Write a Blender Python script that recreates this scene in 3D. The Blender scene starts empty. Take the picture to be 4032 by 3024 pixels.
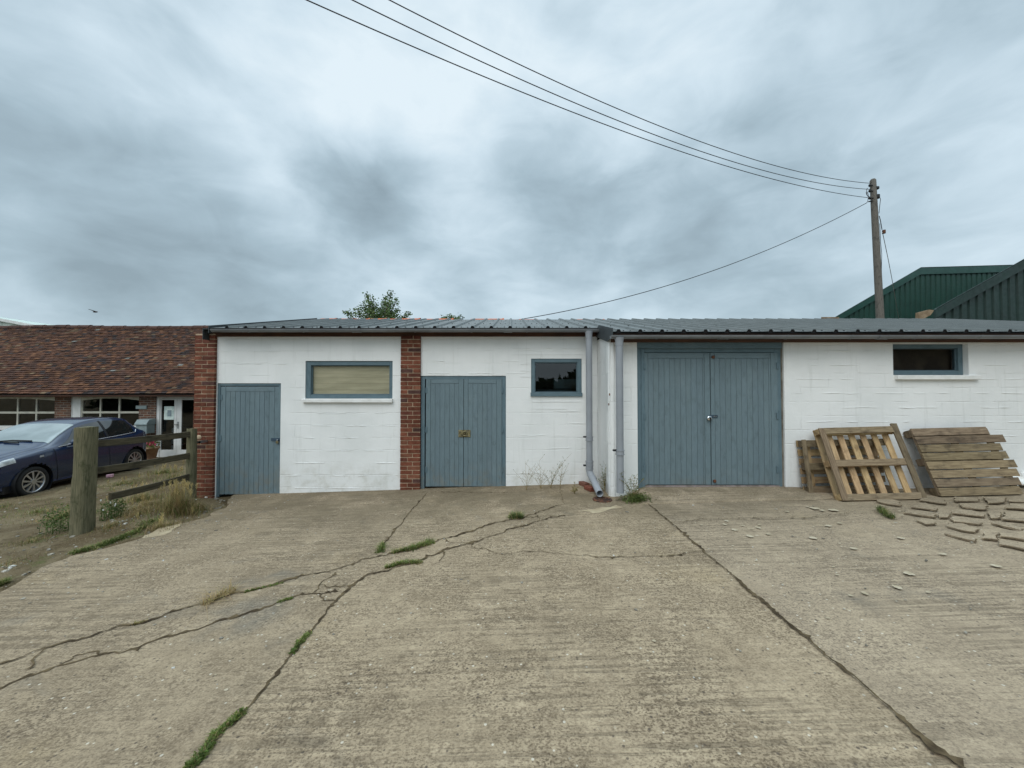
import bpy, math, random
from mathutils import Vector, Matrix, noise as mnoise
R = math.radians
random.seed(7)
SC = bpy.context.scene
COL = SC.collection
# ------------------------------------------------------------------ camera
FPX, CZ, PITCH = 1500.0, 1.72, R(1.2)
cam_d = bpy.data.cameras.new('camera'); cam = bpy.data.objects.new('camera', cam_d); COL.objects.link(cam)
cam_d.sensor_width = 36.0; cam_d.lens = FPX/4032*36.0; cam_d.clip_end = 4000; cam_d.clip_start = 0.05
cam.location = (0, 0, CZ); cam.rotation_euler = (R(90)+PITCH, 0, 0)
SC.camera = cam
FWD = Vector((0, math.cos(PITCH), math.sin(PITCH))); UP = Vector((0, -math.sin(PITCH), math.cos(PITCH)))
def ray(u, v):
    return Vector((1, 0, 0))*((u-2016)/FPX) + UP*(-(v-1512)/FPX) + FWD
def P(u, v, Y):                      # a point of the photo at depth Y
    d = ray(u, v); t = Y/d.y
    return Vector((0, 0, CZ)) + d*t
def gz(x, y=0):                      # the yard's gentle fall from right to left
    return .015 + .032*max(-15, min(12, x))
def G(u, v, dz=0.0):                 # a point of the photo on the ground
    d = ray(u, v)                    # z = .015+.032x + dz
    t = (.015 + dz - CZ)/(d.z - .032*d.x)
    return Vector((0, 0, CZ)) + d*t
# ------------------------------------------------------------------ colour
def L(r, g, b):
    f = lambda c: (c/12.92 if c <= .04045 else ((c+.055)/1.055)**2.4)
    return (f(r/255), f(g/255), f(b/255))
# ------------------------------------------------------------------ materials
class NT:
    def __init__(s, name):
        s.m = bpy.data.materials.new(name); s.m.use_nodes = True
        s.t = s.m.node_tree; s.n = s.t.nodes; s.l = s.t.links
        s.b = s.n['Principled BSDF']; s.out = s.n['Material Output']
    def new(s, typ, **kw):
        x = s.n.new(typ)
        for k, v in kw.items():
            setattr(x, k, v)
        return x
    def put(s, sock, v):
        if isinstance(v, bpy.types.NodeSocket): s.l.new(v, sock)
        elif isinstance(v, tuple) and len(v) == 3 and sock.type == 'RGBA': sock.default_value = (*v, 1)
        else: sock.default_value = v
    def coords(s, kind='Object', scale=(1, 1, 1), rot=(0, 0, 0), loc=(0, 0, 0)):
        tc = s.new('ShaderNodeTexCoord'); mp = s.new('ShaderNodeMapping')
        mp.inputs['Scale'].default_value = scale; mp.inputs['Rotation'].default_value = rot; mp.inputs['Location'].default_value = loc
        s.l.new(tc.outputs[kind], mp.inputs['Vector']); return mp.outputs[0]
    def noise(s, vec, scale, detail=4, rough=.55, dist=0.0):
        x = s.new('ShaderNodeTexNoise'); s.l.new(vec, x.inputs['Vector'])
        x.inputs['Scale'].default_value = scale; x.inputs['Detail'].default_value = detail
        x.inputs['Roughness'].default_value = rough; x.inputs['Distortion'].default_value = dist
        return x.outputs['Fac']
    def ramp(s, fac, a, b, lo=0.0, hi=1.0):
        x = s.new('ShaderNodeMapRange'); x.interpolation_type = 'SMOOTHSTEP'
        s.put(x.inputs['Value'], fac); x.inputs['From Min'].default_value = a; x.inputs['From Max'].default_value = b
        x.inputs['To Min'].default_value = lo; x.inputs['To Max'].default_value = hi
        return x.outputs['Result']
    def mix(s, fac, a, b, mode='MIX'):
        x = s.new('ShaderNodeMix', data_type='RGBA', blend_type=mode)
        s.put(x.inputs['Factor'], fac); s.put(x.inputs['A'], a); s.put(x.inputs['B'], b)
        return [o for o in x.outputs if o.type == 'RGBA'][0] if False else x.outputs['Result'] if x.outputs['Result'].type == 'RGBA' else x.outputs[2]
    def math(s, op, a, b=0.0):
        x = s.new('ShaderNodeMath', operation=op); s.put(x.inputs[0], a); s.put(x.inputs[1], b); return x.outputs[0]
    def bump(s, h, strength=.5, dist=.01, prev=None):
        x = s.new('ShaderNodeBump'); s.l.new(h, x.inputs['Height'])
        x.inputs['Strength'].default_value = strength; x.inputs['Distance'].default_value = dist
        if prev is not None: s.l.new(prev, x.inputs['Normal'])
        return x.outputs[0]
    def attr(s):
        x = s.new('ShaderNodeAttribute'); x.attribute_name = 'Col'; return x.outputs['Color']
    def fin(s, col, rough=.6, metal=0.0, spec=.5, nrm=None, coat=0.0):
        s.put(s.b.inputs['Base Color'], col); s.put(s.b.inputs['Roughness'], rough)
        s.b.inputs['Metallic'].default_value = metal; s.b.inputs['Specular IOR Level'].default_value = spec
        if coat: s.b.inputs['Coat Weight'].default_value = coat; s.b.inputs['Coat Roughness'].default_value = .05
        if nrm is not None: s.l.new(nrm, s.b.inputs['Normal'])
        return s.m

def pmat(name, c1, c2=None, scale=3.0, rough=.6, metal=0.0, spec=.4, bump=0.0, bscale=40.0, bdist=.004,
         stretch=(1, 1, 1), kind='Object', col=False, lo=.35, hi=.65, detail=5, coat=0.0, fine=0.0, fscale=80):
    t = NT(name); v = t.coords(kind, stretch)
    c = c1
    if c2 is not None: c = t.mix(t.ramp(t.noise(v, scale, detail), lo, hi), c1, c2)
    if fine: c = t.mix(t.ramp(t.noise(v, fscale, 3), .3, .7, 0, fine), c, tuple(x*.45 for x in c1))
    if col: c = t.mix(1.0, c, t.attr(), 'MULTIPLY')
    nrm = t.bump(t.noise(v, bscale, 4), bump, bdist) if bump else None
    return t.fin(c, rough, metal, spec, nrm, coat)

def glass_mat(name, tint=(.9, .92, .92), clear=.85, rough=.015, refl=1.3):
    t = NT(name); t.n.remove(t.b)
    fr = t.new('ShaderNodeFresnel'); fr.inputs['IOR'].default_value = 1.52
    gl = t.new('ShaderNodeBsdfGlossy'); gl.inputs['Roughness'].default_value = rough; gl.inputs['Color'].default_value = (1, 1, 1, 1)
    tr = t.new('ShaderNodeBsdfTransparent'); tr.inputs['Color'].default_value = (*[x*clear for x in tint], 1)
    mx = t.new('ShaderNodeMixShader')
    v = t.coords('Object'); b = t.bump(t.noise(v, 3, 2), .03, .02)
    t.l.new(b, gl.inputs['Normal'])
    f2 = t.math('MULTIPLY', fr.outputs[0], refl); f2 = t.math('MINIMUM', f2, 1.0)
    t.l.new(f2, mx.inputs[0]); t.l.new(tr.outputs[0], mx.inputs[1]); t.l.new(gl.outputs[0], mx.inputs[2])
    t.l.new(mx.outputs[0], t.out.inputs['Surface']); return t.m

def leaf_mat(name, c1, c2, col=True):
    t = NT(name); v = t.coords('Object')
    c = t.mix(t.ramp(t.noise(v, 4, 3), .35, .65), c1, c2)
    if col: c = t.mix(1.0, c, t.attr(), 'MULTIPLY')
    t.fin(c, .6, 0, .25)
    t.b.inputs['Subsurface Weight'].default_value = 0
    tl = t.new('ShaderNodeBsdfTranslucent'); t.put(tl.inputs['Color'], c)
    mx = t.new('ShaderNodeMixShader'); mx.inputs[0].default_value = .25
    t.l.new(t.b.outputs[0], mx.inputs[1]); t.l.new(tl.outputs[0], mx.inputs[2]); t.l.new(mx.outputs[0], t.out.inputs['Surface'])
    return t.m

def wood_mat(name, c1, c2, c3, rough=.8, ring=22.0, worn=False):
    t = NT(name)
    v = t.coords('UV', (2.0, ring, 1))
    g = t.noise(v, 2.2, 6, .6, .4)
    v2 = t.coords('UV', (3.0, 5.0, 1))
    st = t.noise(v2, 1.6, 5, .6)
    c = t.mix(t.ramp(g, .3, .7), c1, c2)
    c = t.mix(t.ramp(st, .5, .72, 0, .85), c, c3)
    if worn:
        vo = t.coords('Object'); sx = t.new('ShaderNodeSeparateXYZ'); t.l.new(vo, sx.inputs[0])
        spl = t.math('MULTIPLY', t.ramp(sx.outputs['Z'], .0, .55, 1, 0), t.ramp(t.noise(vo, 5, 5, .7), .42, .66))
        c = t.mix(t.math('MULTIPLY', spl, .45), c, L(122, 114, 98))
        c = t.mix(t.ramp(t.noise(vo, 2.0, 5, .65), .52, .75, 0, .35), c, L(122, 136, 140))
        c = t.mix(t.ramp(t.noise(t.coords('Object', (14, 14, 1.2)), 2.5, 5, .7), .60, .74, 0, .4), c, L(74, 86, 90))
        c = t.mix(t.ramp(t.noise(vo, 46, 3, .6), .70, .76, 0, .6), c, L(70, 70, 64))
    c = t.mix(1.0, c, t.attr(), 'MULTIPLY')
    return t.fin(c, rough, 0, .25, t.bump(g, .8, .006))

def jline(u0, v0, u1, v1):           # x = a + b*y of a slab joint on the ground
    p, q = G(u0, v0), G(u1, v1); b = (q.x-p.x)/(q.y-p.y); return p.x-b*p.y, b
JL, JR = jline(1681, 1942, 745, 3024), jline(2553, 1984, 3795, 3024)
def concrete_mat():
    t = NT('brushed_concrete'); v = t.coords('Object')
    big = t.noise(v, .45, 5, .6, .3); mid = t.noise(v, 2.2, 6, .62); sm = t.noise(v, 26, 5, .6); fn = t.noise(v, 75, 4, .65)
    vs_ = t.coords('Object', (.75, 1, 1)); sm = t.noise(vs_, 34, 5, .6); fn = t.noise(vs_, 95, 4, .65)
    c = t.mix(t.ramp(mid, .30, .70), L(157, 140, 115), L(177, 159, 132))
    c = t.mix(t.ramp(big, .48, .72, 0, .55), c, L(145, 129, 106))
    c = t.mix(t.ramp(t.noise(v, .9, 4, .6), .56, .76, 0, .55), c, L(170, 150, 116))
    c = t.mix(t.ramp(t.noise(v, 6, 5, .65), .40, .62, .22, 0), c, L(112, 97, 79))
    dens = t.ramp(t.noise(v, 1.6, 4, .6), .35, .65, .45, 1.0)
    c = t.mix(t.math('MULTIPLY', dens, t.ramp(sm, .40, .54, .62, 0)), c, L(106, 91, 73))
    c = t.mix(t.math('MULTIPLY', dens, t.ramp(fn, .38, .52, .8, 0)), c, L(80, 68, 54))
    c = t.mix(t.ramp(fn, .56, .72, 0, .42), c, L(198, 183, 158))
    sb = t.new('ShaderNodeSeparateXYZ'); t.l.new(v, sb.inputs[0]); wob_ = t.math('MULTIPLY', t.math('SUBTRACT', t.noise(v, 4, 4), .5), .05)
    bay = lambda ab: t.ramp(t.math('ADD', t.math('SUBTRACT', t.math('SUBTRACT', sb.outputs['X'], t.math('MULTIPLY', sb.outputs['Y'], ab[1])), ab[0]), wob_), -.012, .012)
    c = t.mix(t.math('MULTIPLY', bay(JR), .20), c, L(172, 158, 140)); c = t.mix(t.math('SUBTRACT', .16, t.math('MULTIPLY', bay(JL), .16)), c, L(112, 100, 84))
    c = t.mix(t.ramp(t.noise(t.coords('Object', loc=(9, 2, 5)), 1.9, 5, .6, .6), .60, .72, 0, .38), c, L(108, 101, 90))
    # exposed stones
    vo = t.new('ShaderNodeTexVoronoi'); t.l.new(v, vo.inputs['Vector']); vo.inputs['Scale'].default_value = 26
    sep = t.new('ShaderNodeSeparateColor'); t.l.new(vo.outputs['Color'], sep.inputs[0])
    near = t.ramp(vo.outputs['Distance'], .14, .24, 1, 0)
    dk = t.math('MULTIPLY', near, t.ramp(sep.outputs[0], .68, .74)); lt = t.math('MULTIPLY', near, t.ramp(sep.outputs[1], .88, .92))
    c = t.mix(t.math('MULTIPLY', dk, .75), c, L(74, 66, 60)); c = t.mix(t.math('MULTIPLY', lt, .8), c, L(205, 196, 178))
    # tamping ridges that run across the slabs
    v3 = t.coords('Object', (.36, 17.0, 1), (0, 0, R(3)))
    wob = t.noise(v3, 1.7, 5, .62, .25)
    v4 = t.coords('Object', (3.2, 2.2, 1))
    mask = t.math('MULTIPLY', t.ramp(t.noise(v, .55, 3), .36, .58, .2, 1), t.ramp(t.noise(v4, 2.4, 4, .6), .34, .60, .2, 1))
    line = t.math('MULTIPLY', t.ramp(wob, .42, .50, 1, 0), mask)
    c = t.mix(t.math('MULTIPLY', line, .45), c, L(84, 73, 59))
    # dirt washed along the foot of the wall and oil stains
    sx = t.new('ShaderNodeSeparateXYZ'); tc = t.coords('Object'); t.l.new(tc, sx.inputs[0])
    foot = t.math('MULTIPLY', t.ramp(sx.outputs['Y'], 4.1, 6.2), t.ramp(t.noise(v, 1.5, 5, .65, .5), .30, .58))
    c = t.mix(t.math('MULTIPLY', foot, .6), c, L(100, 89, 70))
    oil = t.ramp(t.noise(t.coords('Object', loc=(3, 8, 2)), .8, 4, .6), .62, .74, 0, .5)
    c = t.mix(oil, c, L(92, 92, 88))
    h = t.math('ADD', t.math('MULTIPLY', sm, .5), t.math('MULTIPLY', fn, .7)); h = t.math('SUBTRACT', h, t.math('MULTIPLY', line, .8))
    return t.fin(c, .9, 0, .2, t.bump(h, .55, .012))

def wall_mat(name='white_painted_block', y=False):
    t = NT(name); v = t.coords('Object')
    sx = t.new('ShaderNodeSeparateXYZ'); t.l.new(v, sx.inputs[0])
    cb = t.new('ShaderNodeCombineXYZ'); t.put(cb.inputs[0], sx.outputs['Y' if y else 'X']); t.put(cb.inputs[1], t.math('ADD', sx.outputs['Z'], t.math('MULTIPLY', t.noise(v, 3.0, 2), .02)))
    br = t.new('ShaderNodeTexBrick'); t.l.new(cb.outputs[0], br.inputs['Vector'])
    for k, x in (('Scale', 1.0), ('Mortar Size', .008), ('Mortar Smooth', .6), ('Brick Width', .9), ('Row Height', .225)): br.inputs[k].default_value = x
    n1 = t.noise(v, 1.4, 4); n2 = t.noise(v, 55, 5, .6); n3 = t.noise(v, 9, 4)
    mort = t.math('MULTIPLY', br.outputs['Fac'], t.ramp(t.noise(v, 2.6, 4), .42, .62))
    c = t.mix(t.ramp(n1, .35, .7), (.80, .805, .79), (.73, .74, .725))
    c = t.mix(t.ramp(t.noise(v, 18, 5, .7), .63, .75, 0, .35), c, (.52, .51, .47))
    foot = t.math('MULTIPLY', t.ramp(sx.outputs['Z'], .1, .55, 1, 0), t.ramp(t.noise(v, 4, 5, .7), .42, .68))
    c = t.mix(t.math('MULTIPLY', foot, .4), c, (.45, .43, .35))
    strk = t.ramp(t.noise(t.coords('Object', (9, 9, .6)), 1.3, 5, .65), .54, .76, 0, .26)
    c = t.mix(strk, c, (.45, .46, .42))
    flk = t.math('MULTIPLY', t.ramp(sx.outputs['Z'], .0, .7, 1, .25), t.ramp(t.noise(v, 13, 5, .65), .68, .72))
    c = t.mix(t.math('MULTIPLY', flk, .6), c, (.40, .38, .33))
    h = t.math('SUBTRACT', t.math('ADD', t.math('MULTIPLY', n2, .22), t.math('MULTIPLY', n3, .5)), t.math('MULTIPLY', mort, .9))
    return t.fin(c, .55, 0, .3, t.bump(h, .55, .012))

def brickwall_mat():
    t = NT('old_brickwork'); v = t.coords('Object')
    sx = t.new('ShaderNodeSeparateXYZ'); t.l.new(v, sx.inputs[0])
    cb = t.new('ShaderNodeCombineXYZ'); t.put(cb.inputs[0], sx.outputs['X']); t.put(cb.inputs[1], sx.outputs['Z'])
    br = t.new('ShaderNodeTexBrick'); t.l.new(cb.outputs[0], br.inputs['Vector'])
    for k, x in (('Scale', 1.0), ('Mortar Size', .009), ('Mortar Smooth', .2), ('Brick Width', .225), ('Row Height', .075), ('Bias', -.2)): br.inputs[k].default_value = x
    br.inputs['Color1'].default_value = (.17, .075, .045, 1); br.inputs['Color2'].default_value = (.06, .045, .045, 1); br.inputs['Mortar'].default_value = (.30, .26, .21, 1)
    low = t.ramp(sx.outputs['Z'], .60, .62, 1, 0)
    c = t.mix(t.ramp(t.noise(v, 5, 4), .3, .7, 0, .6), br.outputs['Color'], (.10, .07, .055))
    c = t.mix(t.math('MULTIPLY', low, .8), c, t.mix(br.outputs['Fac'], (.23, .065, .04), (.3, .25, .2)))
    return t.fin(c, .85, 0, .2, t.bump(br.outputs['Fac'], -.5, .01))

def dirt_mat():
    t = NT('trodden_dirt'); v = t.coords('Object')
    a = t.noise(v, 1.1, 6, .65, .4); b = t.noise(v, 9, 6, .65); f = t.noise(v, 60, 4, .6)
    c = t.mix(t.ramp(a, .38, .62), L(88, 75, 54), L(118, 105, 82))
    c = t.mix(t.ramp(b, .5, .72, 0, .8), c, L(62, 50, 35))
    c = t.mix(t.ramp(t.noise(v, 3.2, 5, .6), .56, .68, 0, .8), c, L(80, 84, 46))
    c = t.mix(t.ramp(f, .56, .7, 0, .7), c, L(150, 138, 114))
    h = t.math('ADD', b, t.math('MULTIPLY', f, .5))
    return t.fin(c, .95, 0, .15, t.bump(h, .9, .03))

def roof_metal(name, c1, c2, rough=.42):
    t = NT(name); v = t.coords('Object')
    c = t.mix(t.ramp(t.noise(v, 1.3, 5, .6), .35, .7), c1, c2)
    c = t.mix(t.ramp(t.noise(t.coords('Object', (9, 1, 1)), 2.2, 5, .65), .5, .75, 0, .35), c, tuple(x*.55 for x in c1))
    return t.fin(c, t.ramp(t.noise(v, 6, 4), .3, .7, rough-.08, rough+.12), 0, .5, t.bump(t.noise(v, 2.5, 2), .08, .01))

M = {}
M['white'] = wall_mat(); M['white_side'] = wall_mat('white_painted_return', True)
M['white_sill'] = pmat('white_sill_paint', (.80, .80, .78), (.70, .70, .67), 6, .5, bump=.3, bscale=30)
M['blue'] = wood_mat('blue_grey_door_paint', L(102, 118, 124), L(108, 125, 131), L(94, 109, 114), .5, 10, True)
M['blue_dark'] = wood_mat('blue_grey_frame_paint', L(90, 109, 117), L(97, 117, 125), L(80, 99, 106), .5, 10, True)
M['brick'] = pmat('red_brick', (1, 1, 1), (.68, .64, .6), 14, .85, spec=.2, bump=.7, bscale=60, bdist=.006, col=True, fine=.3, fscale=90)
M['mortar'] = pmat('lime_mortar', L(190, 168, 142), L(164, 144, 120), 12, .95, bump=.5)
M['roof'] = roof_metal('grey_box_profile_sheet', L(86, 91, 89), L(98, 102, 100))
M['black'] = pmat('black_parts_and_shade', (.012, .012, .013), rough=.9)
M['pvc'] = pmat('grey_pvc', L(140, 144, 149), L(150, 154, 159), 3, .6, spec=.25, fine=.12, fscale=12)
M['gutter'] = pmat('grey_gutter_pvc', L(112, 116, 120), L(124, 128, 131), 3, .38, spec=.5, fine=.25, fscale=8)
M['fascia'] = pmat('brown_timber_fascia', L(96, 66, 52), L(72, 52, 44), 3, .8, stretch=(1, 1, 8), bump=.4)
M['glass'] = glass_mat('window_glass'); M['glass_faint'] = glass_mat('faint_reflection_glass', (1, 1, .97), .97, .25, .35); M['glass_dim'] = glass_mat('weak_reflection_glass', refl=.7)  # mirror strength set lower for two panes so reflections stay faint
M['blind'] = pmat('khaki_blind_board', L(190, 183, 158), L(172, 166, 142), 2.2, .8, stretch=(.6, 1, 5), bump=.2, fine=.2, fscale=6)
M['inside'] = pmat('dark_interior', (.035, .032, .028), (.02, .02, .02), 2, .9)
M['tile_orange'] = pmat('terracotta_ridge', L(205, 116, 74), L(176, 92, 60), 8, .8, bump=.4, fine=.3, fscale=20)
M['tile'] = pmat('old_clay_tile', (1, 1, 1), (.55, .52, .5), 7, .85, spec=.2, col=True, bump=.5, bscale=40)
M['brickwall'] = brickwall_mat()
M['upvc'] = pmat('white_frame_paint', (.66, .67, .66), (.56, .57, .55), 3, .45)
M['cream'] = pmat('cream_frame_paint', (.52, .51, .43), (.42, .41, .35), 5, .6)
M['concrete'] = concrete_mat(); M['dirt'] = dirt_mat()
M['crack'] = pmat('soil_in_crack', L(62, 52, 40), L(104, 90, 68), 9, 1.0, spec=.1, bump=.8, bscale=50, bdist=.01)
M['soil_shade'] = pmat('soil_and_edge_shade', L(110, 97, 76), L(84, 70, 54), 9, 1.0, spec=.1, bump=.8, bscale=60, bdist=.01)
M['post'] = wood_mat('weathered_green_post', L(120, 114, 90), L(80, 78, 58), L(60, 64, 42), .9, 34)
M['rail'] = wood_mat('weathered_rail', L(92, 84, 66), L(64, 58, 45), L(46, 43, 33), .9, 24)
M['pal_light'] = wood_mat('fresh_pallet_wood', L(194, 167, 128), L(168, 140, 103), L(126, 102, 74), .8, 18)
M['pal_grey'] = wood_mat('weathered_pallet_wood', L(146, 129, 104), L(112, 96, 76), L(78, 67, 54), .85, 20)
M['pole'] = wood_mat('weathered_pole_wood', L(118, 112, 104), L(92, 88, 82), L(74, 72, 68), .9, 34)
M['wire'] = pmat('black_cable', (.02, .02, .022), rough=.6)
M['steel'] = pmat('galvanised_steel', (.45, .46, .46), (.3, .31, .32), 20, .35, .9)
M['brass'] = pmat('aged_brass', L(150, 140, 104), L(104, 96, 72), 20, .45, .6)
M['chrome'] = pmat('polished_steel', (.75, .76, .77), rough=.15, metal=1)
M['rust'] = pmat('rusty_iron', L(110, 70, 48), L(58, 44, 38), 25, .9, bump=.6)
M['darkpaint'] = pmat('dark_painted_metal', L(58, 76, 90), L(44, 60, 72), 8, .5)
M['green'] = roof_metal('dark_green_cladding', L(17, 54, 44), L(21, 61, 50), .5)
M['green_trim'] = roof_metal('dark_green_trim', L(24, 62, 53), L(28, 70, 60), .45)
M['green_old'] = roof_metal('faded_green_cladding', L(22, 48, 42), L(19, 41, 36), .55)
M['paleroof'] = roof_metal('pale_fibre_cement', L(196, 208, 200), L(180, 194, 188), .7)
M['bare_board'] = pmat('bare_timber_board', L(150, 130, 104), L(120, 100, 78), 4, .85)
M['leaf'] = leaf_mat('tree_leaf', L(114, 134, 88), L(82, 106, 64))
M['weed'] = leaf_mat('weed_leaf', L(104, 118, 66), L(80, 94, 50))
M['grassg'] = leaf_mat('green_grass', L(112, 126, 66), L(86, 102, 50))
M['straw'] = leaf_mat('dry_grass', L(168, 150, 108), L(132, 118, 80))
M['bark'] = pmat('bark', L(92, 80, 66), L(64, 56, 46), 8, .9, bump=.8)
M['hedge'] = leaf_mat('far_hedge', L(60, 76, 44), L(42, 54, 32))
M['carpaint'] = pmat('dark_blue_car_paint', (.004, .019, .060), rough=.25, spec=.5, coat=1.0)
M['rubber'] = pmat('tyre_rubber', (.018, .018, .018), rough=.85)
M['trim'] = pmat('black_plastic_trim', (.012, .012, .013), rough=.5)
M['alloy'] = pmat('silver_alloy', (.55, .56, .58), rough=.28, metal=.8)
M['carglass'] = pmat('tinted_car_glass', (.010, .014, .014), rough=.04, spec=.6, coat=1.0)
M['screen'] = pmat('windscreen_sky_glare', (.27, .32, .32), (.18, .22, .22), 1.5, .08, spec=.7, coat=1.0)  # pale base colour paints the sky's reflection into the glass
M['lamp'] = pmat('headlamp_lens', (.62, .65, .66), (.3, .32, .33), 8, .08, coat=1.0)
M['mailbox'] = pmat('grey_painted_steel', L(134, 148, 148), L(120, 134, 136), 5, .45)
M['paper'] = pmat('printed_poster', L(214, 226, 220), L(170, 190, 186), 5, .7)
M['terracotta'] = pmat('terracotta_pot', L(170, 138, 112), L(146, 114, 92), 6, .85)
M['pink'] = pmat('pink_petals', (.65, .06, .16), (.5, .03, .12), 20, .7)
M['pinkbrick'] = pmat('faded_pink_brick', L(206, 164, 176), L(184, 140, 152), 12, .8)
M['threshold'] = pmat('worn_threshold', L(150, 138, 136), L(120, 110, 104), 9, .8, bump=.3)
M['flash'] = pmat('dark_flashing', L(56, 62, 64), L(48, 53, 55), 4, .5)
M['lining'] = pmat('grey_lining', L(118, 114, 104), L(92, 86, 76), 8, .9)
M['benchm'] = pmat('dim_bench', L(74, 92, 96), L(60, 58, 50), 3, .8)
M['dimroom'] = pmat('dim_room_tone', L(88, 76, 64), L(66, 57, 48), 3, .85)
M['cloth'] = pmat('folded_grey_cloth', L(150, 164, 168), L(110, 126, 134), 4, .9)
M['scrap'] = pmat('white_torn_sheet', (.82, .82, .80), (.70, .70, .68), 4, .6)
M['lichen'] = pmat('pale_lichen_spot', L(182, 170, 148), L(160, 147, 122), 18, .95, bump=.4, bscale=60)
M['pale_patch'] = pmat('pale_cement_smear', L(176, 161, 133), L(150, 134, 108), 5, .95, bump=.5)
M['stone'] = pmat('loose_stone', (1, 1, 1), (.7, .7, .7), 20, .9, col=True)
M['birdm'] = pmat('brown_feathers', (.05, .035, .03), rough=.8)
# ------------------------------------------------------------------ mesh builder
class MB:
    def __init__(s): s.V = []; s.F = []; s.C = []; s.M = []; s.U = []; s.S = []; s.col = (1, 1, 1); s.m = 0; s.sm = False
    def v(s, p): s.V.append((p[0], p[1], p[2])); return len(s.V)-1
    def f(s, idx, uv=None):
        s.F.append(tuple(idx)); s.C.append(s.col); s.M.append(s.m); s.U.append(uv); s.S.append(s.sm)
    def poly(s, pts, uv=None): s.f([s.v(p) for p in pts], uv)
    def obox(s, c, hx, hy, hz, jit=0.0):
        c, hx, hy, hz = Vector(c), Vector(hx), Vector(hy), Vector(hz)
        o = random.uniform(0, 50)
        pts = []
        for k in range(8):
            sg = ((k & 1)*2-1, ((k >> 1) & 1)*2-1, ((k >> 2) & 1)*2-1)
            p = c + hx*sg[0] + hy*sg[1] + hz*sg[2]
            if jit: p = p + Vector([random.uniform(-jit, jit) for _ in range(3)])
            pts.append((p, sg))
        base = len(s.V)
        for p, _ in pts: s.v(p)
        ln = [hx.length*2, hy.length*2, hz.length*2]; la = max(range(3), key=lambda i: ln[i])
        ot = [i for i in range(3) if i != la]
        for q in ((0, 2, 3, 1), (4, 5, 7, 6), (0, 1, 5, 4), (2, 6, 7, 3), (0, 4, 6, 2), (1, 3, 7, 5)):
            uv = []
            for k in q:
                sg = pts[k][1]
                uv.append((o + sg[la]*ln[la]/2, o*1.7 + sg[ot[0]]*ln[ot[0]]/2 + sg[ot[1]]*ln[ot[1]]/2))
            s.f([base+k for k in q], uv)
    def box(s, x0, x1, y0, y1, z0, z1, jit=0.0):
        s.obox(((x0+x1)/2, (y0+y1)/2, (z0+z1)/2), ((x1-x0)/2, 0, 0), (0, (y1-y0)/2, 0), (0, 0, (z1-z0)/2), jit)
    def bar(s, a, b, w, h, up=(0, 0, 1), jit=0.0):      # board from a to b, w across, h along up
        a, b = Vector(a), Vector(b); d = (b-a); n = d.normalized(); u = Vector(up); u = (u - n*u.dot(n)).normalized(); sd = n.cross(u)
        s.obox((a+b)/2, d/2, sd*w/2, u*h/2, jit)
    def tube(s, pts, r, n=8, cap=True):
        pts = [Vector(p) for p in pts]; rs = r if isinstance(r, (list, tuple)) else [r]*len(pts)
        rings = []; ref = Vector((0, 0, 1)); ln = 0; prev = None
        for i, p in enumerate(pts):
            t = (pts[min(i+1, len(pts)-1)] - pts[max(i-1, 0)]).normalized()
            rf = ref if abs(t.dot(ref)) < .95 else Vector((1, 0, 0))
            if prev is not None:
                a = prev - t*prev.dot(t); a = a.normalized() if a.length > 1e-5 else t.cross(rf).normalized()
            else: a = t.cross(rf).normalized()
            prev = a; b = t.cross(a)
            if i: ln += (p-pts[i-1]).length
            rings.append(([s.v(p + (a*math.cos(2*math.pi*k/n) + b*math.sin(2*math.pi*k/n))*rs[i]) for k in range(n)], ln))
        sm = s.sm; s.sm = True
        for i in range(len(rings)-1):
            (A, la), (B, lb) = rings[i], rings[i+1]
            for k in range(n):
                k2 = (k+1) % n; u0 = rs[i]*2*math.pi*k/n; u1 = rs[i]*2*math.pi*(k+1)/n
                s.f((A[k], A[k2], B[k2], B[k]), ((la, u0), (la, u1), (lb, u1), (lb, u0)))
        s.sm = sm
        if cap:
            for rg in (rings[0][0][::-1], rings[-1][0]): s.f([s.v(s.V[q]) for q in rg])
    def cyl(s, a, b, r, n=16): s.tube([a, b], r, n)
    def prism(s, pts, ext):                           # planar polygon pushed along ext
        ext = Vector(ext); a = [s.v(p) for p in pts]; b = [s.v(Vector(p)+ext) for p in pts]; n = len(pts)
        s.f(a[::-1]); s.f(b)
        for i in range(n): s.f((a[i], a[(i+1) % n], b[(i+1) % n], b[i]))
    def grid(s, rows, closed=False):
        ids = [[s.v(p) for p in r] for r in rows]
        for i in range(len(ids)-1):
            m = len(ids[i])
            for k in range(m if closed else m-1):
                k2 = (k+1) % m; s.f((ids[i][k], ids[i][k2], ids[i+1][k2], ids[i+1][k]))
        return ids
    def ball(s, c, rx, ry, rz, n=10):
        c = Vector(c); rows = []
        for i in range(n//2+1):
            ph = math.pi*i/(n//2)
            rows.append([c + Vector((rx*math.sin(ph)*math.cos(2*math.pi*k/n), ry*math.sin(ph)*math.sin(2*math.pi*k/n), rz*math.cos(ph))) for k in range(n)])
        sm = s.sm; s.sm = True; s.grid(rows, True); s.sm = sm
    def build(s, name, mats, parent=None, bevel=0.0, local=False, label=None):
        if not isinstance(mats, (list, tuple)): mats = [mats]
        off = Vector((0, 0, 0))
        if parent is not None:
            if not local: off = WORLD[parent.name]
        else:
            xs = [p[0] for p in s.V]; ys = [p[1] for p in s.V]; zs = [p[2] for p in s.V]
            off = Vector(((min(xs)+max(xs))/2, (min(ys)+max(ys))/2, min(zs)))
            if s.keep: off = Vector((0, 0, 0))
        me = bpy.data.meshes.new(name)
        me.from_pydata([(p[0]-off.x, p[1]-off.y, p[2]-off.z) for p in s.V], [], s.F)
        for m in mats: me.materials.append(m)
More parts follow.
